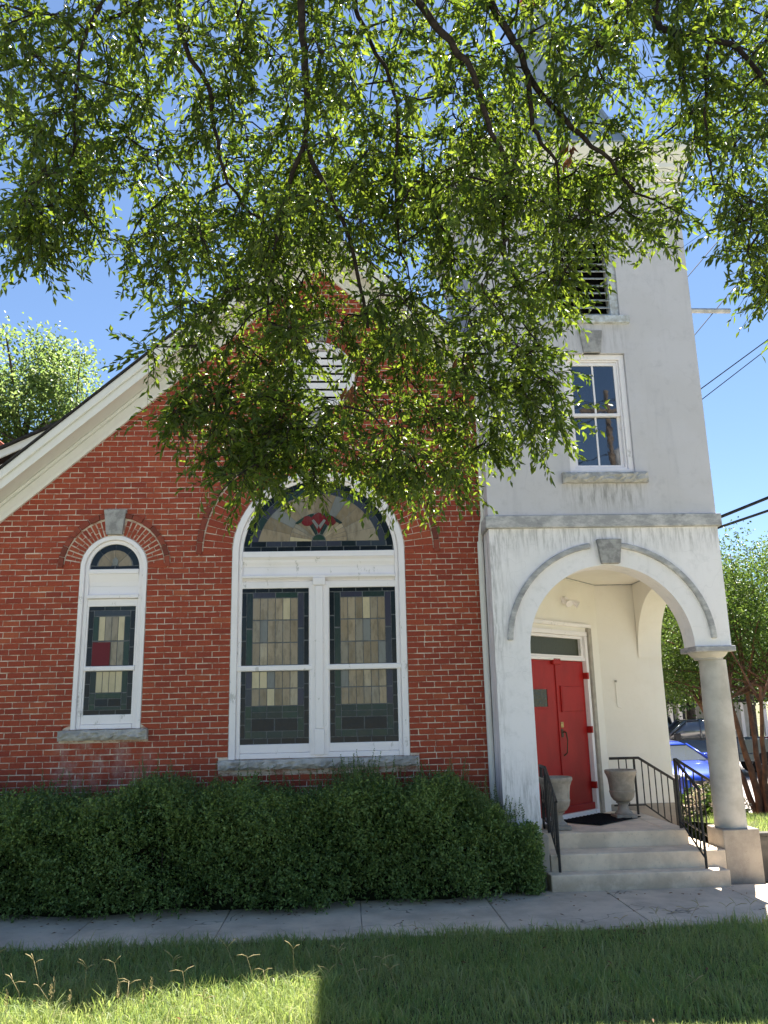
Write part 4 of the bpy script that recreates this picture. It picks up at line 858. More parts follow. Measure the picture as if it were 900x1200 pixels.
for (x,y,h) in ((-2.75,-3.9,.24),(-2.55,-4.0,.22),(-2.35,-3.8,.27),(-2.2,-4.1,.19),(-2.0,-3.9,.25),(-1.75,-3.85,.26),(-1.62,-4.15,.21),(-1.45,-3.8,.26),(-1.2,-3.95,.24),(-1.05,-4.2,.2),(-.95,-3.75,.28),(-.75,-3.9,.26),(-.55,-4.1,.22),(-.42,-3.8,.3),(-.25,-4.0,.24),(-.05,-3.7,.24),(.12,-4.25,.22),(.35,-4.55,.25),(.2,-3.9,.22),(3.2,-2.75,.2),(3.35,-2.7,.22),(3.62,-2.8,.2),(3.75,-2.68,.24),(3.05,-2.62,.17),(3.9,-2.6,.22),(4.05,-2.75,.26),(3.5,-2.58,.19),(2.75,-2.66,.15),(4.2,-2.62,.2),(.7,-2.7,.14),(2.4,-4.6,.16),(-.85,-3.2,.26),(-2.9,-3.4,.24)):
    stalk(x+rng.uniform(-.05,.05),y-(rng.uniform(.1,.4) if x<.3 else 0),h*rng.uniform(.9,1.25),rng.uniform(-.5,.5),rng.choice([2,2,3]))
# pale feathery seed heads in the lit corner
for i in range(7):
    x,y=-2.5+rng.choice([.1,.3,.75,.9])*1.1+rng.uniform(-.12,.12),-4.45+rng.uniform(-.2,.3); mb=MB(); h=rng.uniform(.12,.24)
    mb.tube([(0,0,0),(.01,0,h)],.002,4)
    for k in range(26): a=rng.uniform(0,6.28); zz=h*rng.uniform(.5,1.05); r_=.022*(1.15-zz/h*.8); mb.add([(0,0,zz),(r_*math.cos(a),r_*math.sin(a),zz+.012),(r_*math.cos(a+.5),r_*math.sin(a+.5),zz+.02)],[(0,1,2)])
    o=mb.build('feather_grass','straw',None,fix=False); o.location=(x,y,0); tag(o,'pale feathery seed head in the sunlit lower left grass','seed head','feathery seed heads in the sunlit grass')
# ------------------------------------------------------------------ oak overhead
OAK_CLUSTERS=[(-0.63,-6.61,5.19),(-1.21,-6.96,6.16),(-1.97,-7.30,5.62),(-1.32,-7.38,6.32),(-0.80,-7.58,5.70),(-1.47,-6.84,5.76),(-0.84,-7.22,6.46),(-0.42,-7.26,6.42),(-0.83,-6.96,4.83),(-1.11,-7.34,5.48),(-1.56,-7.63,5.46),(-0.55,-7.35,5.75),(-0.58,-7.15,5.50),(-0.78,-6.59,5.53),(-0.81,-7.15,5.58),(-0.55,-7.50,5.87),(-1.46,-7.33,5.55),(-0.32,-7.36,5.72),(-0.21,-7.03,6.36),(-1.90,-7.05,5.51),(-1.52,-7.42,5.29),(-1.02,-7.45,6.11),(-1.91,-7.67,5.67),(-1.31,-6.90,5.32),(-1.07,-6.70,5.29),(-1.54,-7.69,5.65),(-0.70,-6.34,5.04),(-1.45,-7.76,5.90),(-1.37,-7.42,5.97),(-1.99,-7.57,6.06),(-0.48,-6.21,5.09),(-0.29,-7.10,5.55),(-1.10,-6.91,5.45),(-0.53,-7.79,5.96),(-0.32,-6.84,4.95),(-0.28,-6.91,5.35),(-0.83,-7.01,5.44),(-1.97,-7.38,5.32),(-1.69,-7.76,5.51),(-1.73,-7.66,6.08),(-0.97,-7.16,5.86),(-0.20,-7.64,6.16),(-1.23,-7.23,6.18),(-1.39,-6.97,5.95),(-0.60,-6.48,5.73),(-0.50,-6.96,5.87),(-1.25,-7.03,5.45),(-0.91,-7.79,5.98),(-1.53,-7.23,5.87),(-1.42,-6.72,6.79),(-0.28,-6.54,6.60),(-1.13,-5.78,5.83),(-1.36,-6.27,5.69),(-2.23,-7.08,6.54),(-1.95,-6.83,6.11),(-0.74,-6.33,6.12),(-1.77,-6.70,6.51),(-2.09,-6.29,6.10),(-1.20,-6.33,6.64),(-0.42,-6.03,5.80),(-0.41,-6.33,5.94),(-1.98,-6.78,6.52),(-1.79,-7.19,6.49),(-0.83,-6.96,6.84),(-1.72,-6.15,6.36),(-2.23,-6.97,6.28),(-0.89,-6.45,7.04),(-1.21,-6.12,6.01),(-1.24,-6.95,6.80),(-1.59,-6.46,6.65),(-2.19,-6.92,5.93),(-1.17,-6.75,6.72),(-0.80,-5.43,5.89),(-0.95,-6.38,6.77),(-1.71,-6.64,6.85),(-0.52,-6.82,7.05),(-1.28,-6.53,6.04),(-1.28,-6.76,6.43),(-2.54,-6.24,6.20),(-0.44,-6.67,6.96),(-1.01,-6.07,6.46),(-0.56,-6.36,6.62),(-2.05,-7.11,6.35),(-1.54,-6.17,6.67),(-0.76,-5.49,5.54),(-1.29,-6.06,5.50),(-1.11,-5.62,5.62),(-0.78,-6.42,6.45),(-0.28,-6.50,6.24),(-0.60,-6.58,6.79),(-0.92,-5.95,6.17),(-0.42,-6.03,5.38),(-1.37,-6.52,5.78),(-2.05,-7.05,6.75),(-1.49,-7.03,6.70),(-2.29,-6.29,6.27),(-0.67,-6.11,5.77),(-1.74,-6.64,6.23),(-1.64,-6.55,5.71),(-0.24,-6.68,7.09),(-0.24,-6.39,7.03),(1.45,-7.49,5.49),(-0.01,-7.41,5.16),(0.57,-7.68,5.80),(0.65,-7.71,6.00),(1.63,-6.96,5.31),(1.30,-7.57,5.97),(0.34,-7.50,5.37),(1.12,-6.95,5.61),(0.06,-7.13,5.16),(1.02,-7.23,5.62),(-0.03,-7.53,6.28),(-0.15,-7.39,5.96),(-0.12,-6.69,5.19),(1.46,-7.88,5.53),(0.10,-7.46,5.82),(1.07,-7.19,4.88),(0.07,-7.63,5.34),(0.22,-7.92,5.75),(0.54,-6.68,5.30),(1.22,-7.55,5.70),(0.63,-7.41,5.46),(0.52,-6.85,5.44),(1.45,-6.81,5.38),(0.85,-7.08,5.00),(1.45,-7.99,5.66),(-0.10,-7.45,5.36),(1.01,-7.60,6.15),(0.36,-7.33,5.94),(0.18,-6.84,5.74),(0.92,-7.50,5.62),(1.59,-7.16,5.46),(1.41,-7.07,5.54),(-0.05,-7.44,6.12),(0.50,-7.42,6.27),(1.19,-7.41,5.44),(0.24,-6.64,5.29),(1.10,-8.09,5.66),(0.83,-7.46,5.90),(0.77,-7.23,5.17),(0.61,-7.23,5.86),(1.34,-7.76,5.49),(0.97,-7.41,4.99),(1.11,-7.49,5.99),(0.68,-6.96,5.55),(0.24,-7.26,5.19),(0.25,-7.08,5.98),(-0.09,-7.70,5.44),(-0.15,-6.73,5.41),(0.86,-7.08,5.63),(0.82,-7.67,5.93),(1.70,-6.87,6.57),(1.59,-6.27,5.72),(0.79,-6.37,6.18),(1.36,-6.91,6.30),(0.65,-6.82,6.78),(0.75,-6.48,6.69),(1.39,-6.31,6.38),(1.67,-6.58,6.14),(0.31,-5.87,6.10),(1.68,-7.08,6.66),(0.74,-6.56,6.34),(-0.12,-6.82,6.41),(-0.03,-5.77,6.10),(1.49,-5.83,6.22),(1.73,-6.58,6.56),(0.64,-6.19,5.85),(0.16,-6.53,6.06),(1.10,-6.65,6.97),(0.90,-6.31,5.89),(1.20,-6.00,6.30),(1.46,-6.81,6.76),(0.09,-6.58,6.87),(1.10,-6.59,6.39),(0.36,-6.15,6.75),(-0.22,-6.01,6.71),(0.96,-6.03,5.71),(0.20,-5.59,6.02),(1.77,-6.64,5.74),(-0.02,-5.94,6.30),(1.48,-6.59,5.82),(1.33,-5.68,6.00),(1.13,-7.12,6.71),(-0.11,-6.65,6.95),(-0.05,-6.85,7.02),(0.50,-6.58,6.64),(-0.19,-6.17,5.61),(0.12,-6.50,6.57),(1.48,-7.12,6.76),(0.36,-6.60,6.99),(0.45,-5.88,6.38),(0.17,-6.75,7.05),(1.05,-6.35,6.34),(0.51,-6.30,6.35),(0.83,-6.95,6.47),(0.47,-6.17,5.56),(0.61,-6.80,7.08),(1.99,-6.61,6.65),(1.98,-5.87,5.96),(2.07,-6.34,6.44),(0.96,-6.81,7.07),(-1.73,-6.80,5.15),(-1.25,-7.44,5.04),(-1.52,-7.46,4.88),(-1.47,-7.01,4.98),(-1.63,-7.38,5.15),(-1.59,-7.08,5.36),(-1.59,-6.78,5.36),(-1.40,-6.87,4.91),(-1.74,-7.19,4.95),(-1.79,-6.88,4.94),(-1.68,-6.65,5.31),(-1.95,-6.45,5.35),(-1.76,-6.69,5.48),(-1.86,-5.97,5.54),(-1.57,-6.74,5.58),(-1.58,-6.37,5.43),(-1.84,-6.76,5.60),(-2.03,-6.47,5.55),(-1.53,-6.49,5.59),(-1.70,-7.02,4.91),(-1.87,-6.80,4.79),(-1.81,-6.66,4.97),(-2.01,-6.57,5.11),(-1.86,-6.92,5.06),(-0.49,-6.71,4.78),(-0.51,-6.22,4.37),(-0.71,-6.40,4.45),(-0.41,-6.29,4.70),(-0.75,-6.44,4.12),(-0.76,-6.86,4.39),(-0.45,-7.09,4.82),(-1.05,-6.98,4.62),(-0.91,-6.97,4.94),(-0.74,-7.19,4.65),(-0.38,-6.65,3.85),(-0.71,-6.74,3.78),(-0.93,-6.65,3.99),(-0.91,-7.05,4.35),(-0.65,-6.85,5.01),(-0.62,-6.91,4.52),(-0.88,-6.63,4.31),(-1.05,-7.19,4.73),(-0.58,-6.53,3.74),(-0.53,-6.78,3.90),(-0.80,-5.22,4.68),(-1.11,-6.29,5.15),(-0.80,-5.34,4.90),(-0.56,-5.98,5.56),(-0.78,-5.89,5.09),(-0.48,-5.65,4.88),(-1.03,-5.12,4.36),(-1.16,-6.13,4.93),(-1.10,-5.85,4.75),(-0.53,-5.70,5.22),(-1.10,-5.44,4.59),(-0.62,-5.20,4.44),(-0.88,-6.27,5.42),(-0.52,-5.26,4.77),(-1.27,-6.12,5.54),(-0.84,-6.23,5.11),(-0.46,-6.28,5.13),(-0.98,-5.91,4.95),(-0.78,-5.59,4.04),(-0.71,-5.53,5.07),(-0.59,-6.89,3.41),(-0.90,-6.69,4.05),(-0.80,-6.51,3.81),(-0.95,-6.74,3.82),(-0.77,-6.59,3.98),(-0.79,-6.63,3.58),(0.91,-7.31,4.62),(0.79,-6.26,4.04),(0.00,-6.70,4.43),(-0.24,-6.54,4.87),(1.08,-6.78,3.98),(0.56,-6.41,3.90),(0.24,-6.17,4.05),(-0.08,-7.42,4.76),(0.33,-6.37,4.44),(0.90,-7.14,4.23),(0.61,-6.39,4.41),(0.12,-6.43,3.64),(1.13,-6.95,4.16),(0.37,-7.16,4.97),(1.26,-6.98,4.52),(-0.15,-6.68,3.77),(0.71,-6.67,4.85),(0.60,-6.58,3.55),(1.04,-7.35,4.85),(-0.30,-7.33,4.84),(0.76,-6.77,4.44),(0.14,-7.07,4.86),(0.22,-7.13,4.38),(0.88,-6.72,4.21),(0.19,-6.58,4.90),(-0.25,-7.05,4.22),(-0.22,-6.85,5.36),(0.58,-7.47,4.83),(1.01,-6.41,3.91),(-0.33,-6.80,3.65),(0.16,-6.40,4.24),(0.17,-6.90,5.24),(1.30,-6.82,4.92),(0.34,-6.82,3.59),(0.01,-6.94,3.80),(-0.31,-6.52,3.97),(0.40,-6.61,5.02),(-0.32,-6.42,4.23),(0.60,-6.86,4.99),(1.03,-6.99,4.52),(-0.33,-6.96,4.83),(0.41,-6.37,4.21),(0.67,-6.92,4.01),(0.81,-7.51,4.82),(-0.10,-6.73,3.55),(-0.05,-6.60,4.98),(0.88,-6.32,3.77),(-0.36,-6.62,4.64),(0.41,-7.11,4.25),(0.81,-7.18,4.85),(0.84,-6.94,3.90),(0.76,-7.26,4.38),(-0.37,-5.83,4.83),(0.36,-5.23,3.91),(0.41,-5.71,5.03),(1.05,-6.16,5.47),(0.97,-6.17,5.16),(-0.17,-5.67,5.48),(0.96,-5.57,4.99),(0.17,-6.23,5.81),(0.48,-5.84,5.84),(1.31,-6.11,4.80),(0.19,-5.81,5.27),(-0.39,-5.64,4.32),(1.05,-6.40,5.69),(0.51,-5.82,4.60),(0.13,-5.25,4.30),(-0.15,-5.68,4.07),(1.23,-5.48,4.18),(-0.31,-6.12,5.70),(1.20,-5.95,4.42),(1.31,-6.13,5.30),(0.79,-5.83,4.26),(1.48,-5.65,4.74),(0.81,-5.86,5.63),(-0.40,-6.09,4.97),(0.18,-5.38,4.87),(0.44,-5.54,4.10),(0.71,-5.50,4.07),(0.14,-5.89,4.89),(0.85,-5.81,4.53),(1.31,-6.48,5.59),(-0.48,-5.07,4.17),(0.26,-5.51,4.53),(0.13,-6.21,5.36),(1.42,-6.26,4.94),(0.08,-5.57,3.86),(0.58,-5.61,3.80),(0.48,-5.73,5.61),(0.65,-5.89,4.83),(0.64,-6.34,5.64),(1.09,-6.03,4.90),(1.26,-5.52,4.90),(1.37,-6.38,5.40),(-0.13,-5.94,4.94),(0.61,-5.09,4.53),(0.98,-5.55,3.98),(0.69,-6.13,5.21),(-0.06,-5.65,4.33),(-0.07,-6.04,5.91),(-0.21,-5.93,5.58),(-0.42,-5.54,5.60),(-0.43,-5.44,4.68),(1.25,-6.00,5.13),(0.89,-6.21,5.69),(-0.46,-6.60,3.75),(-0.71,-6.54,3.76),(-0.49,-6.61,3.54),(-0.34,-6.55,3.63),(-0.29,-6.60,3.78),(-0.66,-6.55,3.59),(-0.57,-6.19,3.72),(-0.88,-5.61,4.05),(-0.50,-5.84,3.65),(-0.56,-5.99,3.98),(-0.38,-5.62,4.10),(-0.68,-5.90,3.62),(-0.39,-6.16,3.73),(-0.16,-6.64,3.41),(-0.17,-6.29,3.66),(0.45,-6.60,3.52),(0.24,-6.64,3.47),(0.72,-6.10,3.56),(0.39,-6.08,3.51),(0.65,-5.39,3.73),(0.35,-6.01,3.62),(0.22,-5.59,3.86),(0.58,-5.70,3.83),(1.23,-6.50,4.26),(1.34,-6.27,3.78),(1.05,-6.77,3.98),(1.24,-6.80,3.99),(1.14,-6.56,3.81),(1.09,-6.57,4.33),(1.38,-6.10,3.66),(1.52,-5.87,4.44),(1.25,-6.00,4.13),(1.25,-6.09,3.92),(1.48,-5.97,3.99),(1.50,-5.60,3.88),(1.18,-6.15,4.37),(1.69,-7.07,5.04),(1.34,-7.04,4.90),(1.44,-7.13,5.06),(1.75,-7.14,4.83),(1.34,-6.47,4.77),(2.01,-6.92,5.26),(1.65,-6.60,5.00),(1.64,-7.12,5.26),(1.32,-7.05,4.63),(1.28,-6.96,5.20),(1.55,-7.03,4.93),(1.99,-7.07,4.94),(1.78,-6.23,5.30),(1.47,-6.38,5.02),(1.86,-6.30,5.77),(1.71,-6.35,5.49),(2.09,-6.47,5.57),(1.63,-5.81,4.96),(1.42,-6.55,5.26),(1.53,-6.24,5.72),(2.24,-6.02,5.58),(2.30,-6.37,5.46),(1.87,-6.76,5.55),(2.24,-7.99,5.59),(2.09,-7.44,6.29),(2.15,-7.35,5.98),(2.30,-7.45,6.06),(1.88,-7.53,5.48),(2.51,-7.56,5.59),(2.56,-7.43,5.39),(2.34,-7.30,5.47),(2.31,-7.35,5.86),(1.74,-7.87,5.65),(2.39,-7.05,5.43),(1.99,-7.94,5.77),(2.25,-7.76,5.53),(2.55,-7.25,5.70),(2.12,-7.11,5.60),(2.09,-7.55,5.46),(1.91,-7.42,6.34),(1.77,-7.66,5.59),(2.27,-7.61,5.08),(2.28,-8.00,5.37),(2.39,-7.07,6.37),(2.86,-7.07,6.55),(3.01,-6.73,6.04),(2.91,-6.97,6.36),(2.93,-6.47,6.25),(2.80,-6.69,6.43),(2.28,-6.97,6.24),(2.35,-6.96,6.78),(2.75,-6.49,6.39),(2.68,-6.38,5.97),(2.34,-6.64,6.84),(2.27,-6.79,6.13),(2.97,-6.85,6.19),(2.79,-6.78,6.76),(2.32,-6.78,5.85),(2.90,-6.53,5.94),(2.49,-7.37,6.39),(2.02,-7.04,6.71),(2.76,-6.31,5.75),(2.46,-6.96,5.54),(2.48,-6.81,5.28),(1.99,-7.37,5.19),(2.36,-6.77,5.10),(2.22,-6.93,5.76),(2.21,-7.35,4.53),(2.67,-7.11,4.74),(2.28,-7.47,4.60),(2.66,-6.72,4.75),(2.62,-7.09,5.04),(2.32,-7.26,4.90),(2.70,-7.12,5.23),(2.40,-7.34,4.29),(2.41,-7.46,4.37),(2.23,-7.23,4.77),(2.72,-6.88,5.24),(2.66,-6.80,4.61),(2.78,-6.46,5.32),(2.78,-6.88,5.07),(2.94,-6.51,5.04),(2.67,-6.55,5.02),(2.78,-7.01,5.34),(2.70,-6.46,4.86),(2.87,-6.66,4.56),(1.45,-6.81,6.54),(1.70,-7.16,6.23),(1.71,-7.23,6.50),(1.68,-7.02,5.92),(1.27,-7.08,6.65),(1.45,-7.27,6.34),(1.46,-6.80,6.23)]
OAK_LIMBS=[(0.034,[(-0.21,-7.54,6.15),(-0.21,-7.43,6.04),(-0.19,-7.33,5.79),(-0.19,-7.16,5.59),(-0.20,-7.04,5.43),(-0.13,-7.01,5.22),(0.01,-6.87,5.00),(0.11,-6.69,4.70),(0.16,-6.66,4.41)]),
(0.020,[(-0.20,-7.03,5.44),(-0.32,-6.89,5.21),(-0.37,-6.86,4.95),(-0.42,-6.77,4.77),(-0.46,-6.58,4.36)]),
(0.026,[(-0.94,-7.38,6.31),(-0.94,-7.25,6.17),(-0.90,-7.19,5.96),(-0.79,-7.04,5.80),(-0.76,-6.90,5.62),(-0.71,-6.84,5.37),(-0.60,-6.72,5.21),(-0.47,-6.66,5.12)]),
(0.024,[(0.09,-7.27,6.45),(0.11,-7.12,6.30),(0.19,-7.07,6.11),(0.32,-6.93,5.94),(0.37,-6.80,5.78),(0.35,-6.61,5.36),(0.40,-6.41,5.05)]),
(0.034,[(0.35,-7.62,6.08),(0.45,-7.50,5.96),(0.57,-7.48,5.79),(0.72,-7.39,5.68),(0.82,-7.27,5.53),(0.87,-7.24,5.33),(0.99,-7.12,5.17),(0.97,-6.99,4.99),(0.96,-6.94,4.73)]),
(0.036,[(0.78,-7.45,6.27),(0.89,-7.32,6.15),(1.03,-7.27,5.94),(1.15,-7.13,5.79),(1.29,-7.05,5.68),(1.46,-7.05,5.47),(1.64,-6.99,5.35),(1.79,-6.91,5.19)]),
(0.022,[(1.11,-7.20,5.79),(1.16,-7.04,5.60),(1.20,-7.05,5.44),(1.31,-6.99,5.34),(1.34,-6.87,5.17)]),
(0.036,[(1.84,-7.49,6.26),(1.88,-7.29,6.09),(1.94,-7.32,5.98),(2.16,-7.33,5.93),(2.35,-7.32,5.86),(2.50,-7.30,5.63),(2.69,-7.23,5.46)]),
(0.013,[(2.13,-7.40,5.87),(2.17,-7.22,5.70),(2.18,-7.13,5.47),(2.24,-7.01,5.33),(2.29,-6.92,5.24)]),
(0.024,[(-0.94,-7.10,6.60),(-1.23,-6.97,6.45),(-1.50,-6.97,6.27),(-1.77,-6.92,6.15),(-2.03,-6.88,6.04)]),
(0.013,[(-0.59,-7.01,6.71),(-0.64,-6.81,6.52),(-0.65,-6.71,6.28),(-0.75,-6.69,6.25),(-0.68,-6.57,6.14)]),
(0.014,[(1.09,-7.29,6.33),(0.92,-6.96,6.08),(0.85,-7.08,6.13)]),
(0.016,[(-1.23,-7.41,6.27),(-1.46,-7.23,5.98),(-1.52,-7.13,5.66),(-1.58,-6.95,5.39),(-1.72,-6.84,5.12)])]

OK=tag(empty('oak_tree',(6.2,-13.0,-.1)),'dark limbed oak whose leafy boughs hang down in front of the church','tree')
OK.location=(0,0,0)
def limb(name,pts,r0,r1,m='oak_bark',n=8,par=OK,wob=.02):
    P=[Vector(p) for p in pts]; Q=[]
    for i in range(len(P)-1):
        for k in range(3):
            t_=k/3; p0=P[max(i-1,0)];p1=P[i];p2=P[i+1];p3=P[min(i+2,len(P)-1)]
            Q.append(.5*((2*p1)+(p2-p0)*t_+(2*p0-5*p1+4*p2-p3)*t_*t_+(3*p1-p0-3*p2+p3)*t_**3)+Vector((rng.uniform(-wob,wob),rng.uniform(-wob,wob),rng.uniform(-wob,wob)))*.5)
    Q.append(P[-1]); k=len(Q); mb=MB(); mb.tube(Q,[r0+(r1-r0)*i/(k-1) for i in range(k)],n); mb.build(name,m,par,smooth='all'); return Q
limb('trunk',[(6.6,-14.2,-.2),(6.5,-14.1,2.5),(6.2,-13.8,5.0),(5.6,-13.3,7.0)],.42,.26,n=14)
limb('bough',[(5.6,-13.3,7.0),(4.4,-11.2,8.0),(3.0,-9.4,7.9),(1.6,-8.5,7.4),(.2,-8.2,7.2),(-1.2,-8.0,7.3),(-2.6,-7.8,7.4)],.22,.07,n=10)
BOUGH=[Vector(p) for p in ((3.0,-9.4,7.9),(1.6,-8.5,7.4),(.2,-8.2,7.2),(-1.2,-8.0,7.3),(-2.6,-7.8,7.4))]
nodes=[]
for i,(r0,pl) in enumerate(OAK_LIMBS):
    P=[Vector(p) for p in pl]
    if i in (0,2,3,4,5,7,9,12,10,11):
        b=min(BOUGH,key=lambda q:(q-P[0]).length); P=[b,b.lerp(P[0],.55)+Vector((0,.1,.1))]+P
    Q=limb('limb',P,r0*.82,max(.005,r0*.27)); nodes+=[q for q in Q if (q-P[0]).length>.3]
CLU=[Vector(p) for p in OAK_CLUSTERS]
CLU=[q+(q-CAMP).normalized()*(.35 if q.z>5 else .15) for q in CLU]
CLU+=[Vector((rng.gauss(.15,.75),rng.uniform(-6.6,-5.6),rng.uniform(3.75,5.4))) for i in range(26)]
CLU+=[Vector((rng.gauss(.0,.6),rng.uniform(-6.9,-6.0),rng.uniform(5.1,6.0))) for i in range(26)]
CLU=[q for q in CLU if not(q.z<3.95 and (q.x<-1.0 or q.x>1.35))]
CLU+=[Vector((rng.uniform(-3.2,3.6),y_,2.14+(y_+11.3)*1.12+rng.uniform(.1,1.5))) for y_ in [rng.uniform(-7.6,-5.2) for i in range(80)]]  # unseen crown clusters above the view, added to shade the leaves below
_T=((2.35,5.9),(2.05,6.35),(1.95,5.3)); CLU=[q for q in CLU if not(q.x>1.7 and any(math.hypot((q.x/(q.y+11.3))*5.2-a_,(q.z-2.14)/(q.y+11.3)*5.2+2.14-b_)<.23 for a_,b_ in _T))]
CLU.sort(key=lambda c_:min((c_-q).length for q in nodes))
tw=MB(); lv=[]; singles=[]
def twigs(c_,anchor,nt_,leaves=13,big=1.):
    mid=anchor.lerp(c_,.5)+Vector((rng.uniform(-.06,.06),rng.uniform(-.06,.06),rng.uniform(.0,.10))); tw.tube([anchor,mid,c_,c_+Vector((rng.uniform(-.1,.1),rng.uniform(-.1,.1),-.12))],[.0075,.0055,.0035,.0015],4,False)
    for k in range(nt_):
        s=rng.uniform(.35,1.1); p=mid.lerp(c_,s); d=Vector((rng.gauss(0,1),rng.gauss(0,1),rng.gauss(-.45,.7))).normalized(); L=rng.uniform(.16,.36)*big
        q=p+d*L*.55; e=p+d*L+Vector((0,0,-.05)); tw.tube([p,q,e],[.0026,.0018,.001],3,False)
        n_=leaves+rng.randint(-3,3); s=np.linspace(.12,1,n_)[:,None]; pp=np.array(p)*(1-s)+np.array(e)*s; dd=np.array((e-p).normalized())[None]*.75+unit(rs,n_)*.75+np.array([0,0,-.12])
        lv.append((pp,dd,unit(rs,n_)+np.array([0,0,1.0]),rs.uniform(.040,.078,n_)*big,rs.uniform(.017,.027,n_)*big))
for c_ in CLU:
    best=min(nodes,key=lambda q:(q-c_).length+max(0,(c_.z-q.z))*.8); twigs(c_,best,rng.choice([7,9,11,13,15])); nodes.append(c_)
A=[np.concatenate([l[i] for l in lv]) for i in range(5)]
A[1]/=np.linalg.norm(A[1],axis=1,keepdims=True)
# the 300 leaves nearest the viewer that hang free below the canopy are objects of their own
dist=np.linalg.norm(A[0]-np.array(CAMP),axis=1); fw=(A[0][:,0]<3.2)&(A[0][:,1]<-5); sc=np.where(fw,dist+np.where(A[0][:,2]<5.2,0,1.5),99); pick=np.argsort(sc)[:300]
keep=np.ones(len(A[0]),bool); keep[pick]=False
V,F=leaf_arrays(*[a[keep] for a in A]); tag(np_obj('foliage',V,F,'oak_leaf',OK,'stuff'))
print('oak leaves',len(A[0]))
lm=[]
for k in range(5):
    V,F=leaf_arrays(np.zeros((1,3)),np.array([[0,1.,0]]),np.array([[0,0,1.]]),[1.],[.31+.025*k],.2,.06*k); me=bpy.data.meshes.new('leaf'); me.from_pydata([tuple(v) for v in V],[],[tuple(int(i) for i in f) for f in F]); me.materials.append(MT['oak_leaf']); lm.append(me)
for i in pick:
    o=bpy.data.objects.new('leaf',rng.choice(lm)); COL.objects.link(o); o.parent=OK; D=Vector(A[1][i]).normalized(); Nn=Vector(A[2][i]); X=D.cross(Nn).normalized(); Z=X.cross(D); s=float(A[3][i])
    o.matrix_world=Matrix(((X.x*s,D.x*s,Z.x*s,A[0][i][0]),(X.y*s,D.y*s,Z.y*s,A[0][i][1]),(X.z*s,D.z*s,Z.z*s,A[0][i][2]),(0,0,0,1)))
tag(tw.build('twigs','oak_bark',OK,fix=False),kind='stuff')
# a few dead brown leaf bunches
for c_ in ((.06,-6.55,4.05),(-.33,-6.4,4.0),(1.42,-6.9,5.5),(.78,-6.5,4.28)):
    n_=9; P=np.array(c_)[None]+rs.normal(0,.03,(n_,3)); V,F=leaf_arrays(P,unit(rs,n_)*.5+np.array([0,0,-.8]),unit(rs,n_),rs.uniform(.06,.11,n_),rs.uniform(.02,.035,n_)); tag(np_obj('dead_leaves',V,F,'dead_leaf',OK,'stuff'))
# ------------------------------------------------------------------ other trees
def tree(name,label,base,trunks,blobs,nleaf,ll,lw,leaf,bark,group=None,hang=-.1):
    t=tag(empty(name,base),label,'tree',group); b=Vector(base)
    for P,r0,r1 in trunks: limb('trunk',P,r0,r1,bark,9,t,.03)
    bl=[(Vector(c_),r_) for c_,r_ in blobs]
    for c_,r_ in bl[::2]:
        P,r0,r1=rng.choice(trunks); s=Vector(P[-1]).lerp(Vector(P[-2]),.3); limb('branch',[s,s.lerp(c_,.5)+Vector((0,0,.1)),c_],r1*.8,r1*.25,bark,6,t,.03)
    w=np.array([r_**2 for c_,r_ in bl]); w/=w.sum(); ids=rs.choice(len(bl),nleaf//9,p=w); cc=np.array([bl[i][0] for i in ids]); rr=np.array([bl[i][1] for i in ids])[:,None]
    P0=cc+unit(rs,len(ids))*rr*rs.uniform(.45,1.05,(len(ids),1))*np.array([1,1,.8]); P=np.repeat(P0,9,0)+rs.normal(0,1,(len(P0)*9,3))*ll*1.3
    V,F=leaf_arrays(P,unit(rs,len(P))+np.array([0,0,hang]),unit(rs,len(P))+np.array([0,0,.8]),ll*rs.uniform(.6,1.2,len(P)),lw*rs.uniform(.7,1.2,len(P)))
    tag(np_obj('crown',V,F,leaf,t,'stuff')); return t
def blobset(c,rx,ry,rz,n,r): return [((c[0]+rx*u_[0],c[1]+ry*u_[1],c[2]+rz*u_[2]),r*rng.uniform(.65,1.25)) for u_ in (unit(rs,n)*rs.uniform(.35,1,(n,1)))]
B=(7.45,4.0,.22); b3=Vector((0,0,0))
trk=[]
for (dx,dy,tx,ty,tz,r_) in ((-.06,0,-.55,-.3,2.3,.075),(.05,.06,.05,.3,2.5,.07),(.1,-.05,.5,-.2,2.4,.075),(0,-.1,-.15,-.6,2.2,.06),(.12,.05,.75,.4,2.3,.065),(-.1,.08,-.8,.4,2.2,.06)):
    trk.append(([(dx,dy,-.2),(dx+tx*.18,dy+ty*.18,.55),(dx+tx*.5,dy+ty*.5,1.25),(dx+tx,dy+ty,tz)],r_,r_*.45))
tree('crepe_myrtle','bushy tree with several bare reddish trunks right of the porch',B,trk,blobset((.35,.3,3.75),2.0,1.6,1.6,64,.62)+blobset((-1.3,.4,2.9),.7,.8,1.0,18,.5)+blobset((.5,.9,2.3),1.8,1.0,.5,16,.45),44000,.065,.036,'crepe_leaf','crepe_bark')
tree('large_tree','tall bright green tree behind the church at far left',(-12.6,20,-.3),[([(0,0,0),(.1,0,5),(-.2,.1,10),(.2,.2,14)],.42,.12),([(0,0,6),(1.4,.2,9.5),(2.2,.2,12.5)],.2,.08),([(0,0,7),(-1.5,.4,10.5),(-2.6,.2,13)],.2,.08)],blobset((-.3,0,14.0),4.1,3.6,3.3,40,1.1)+blobset((2.9,0,12.8),1.3,1.4,1.7,14,.8)+blobset((-1,0,10),4,3.5,2.5,30,1.1),36000,.20,.11,'far_leaf','bark','trees behind the church')
tree('large_tree','lower green tree left of the tall tree behind the church',(-19,22,-.3),[([(0,0,0),(.1,0,4),(-.2,.1,9)],.4,.14)],blobset((0,0,11),4.2,3.6,4.2,60,1.2),16000,.26,.14,'far_leaf','bark','trees behind the church')
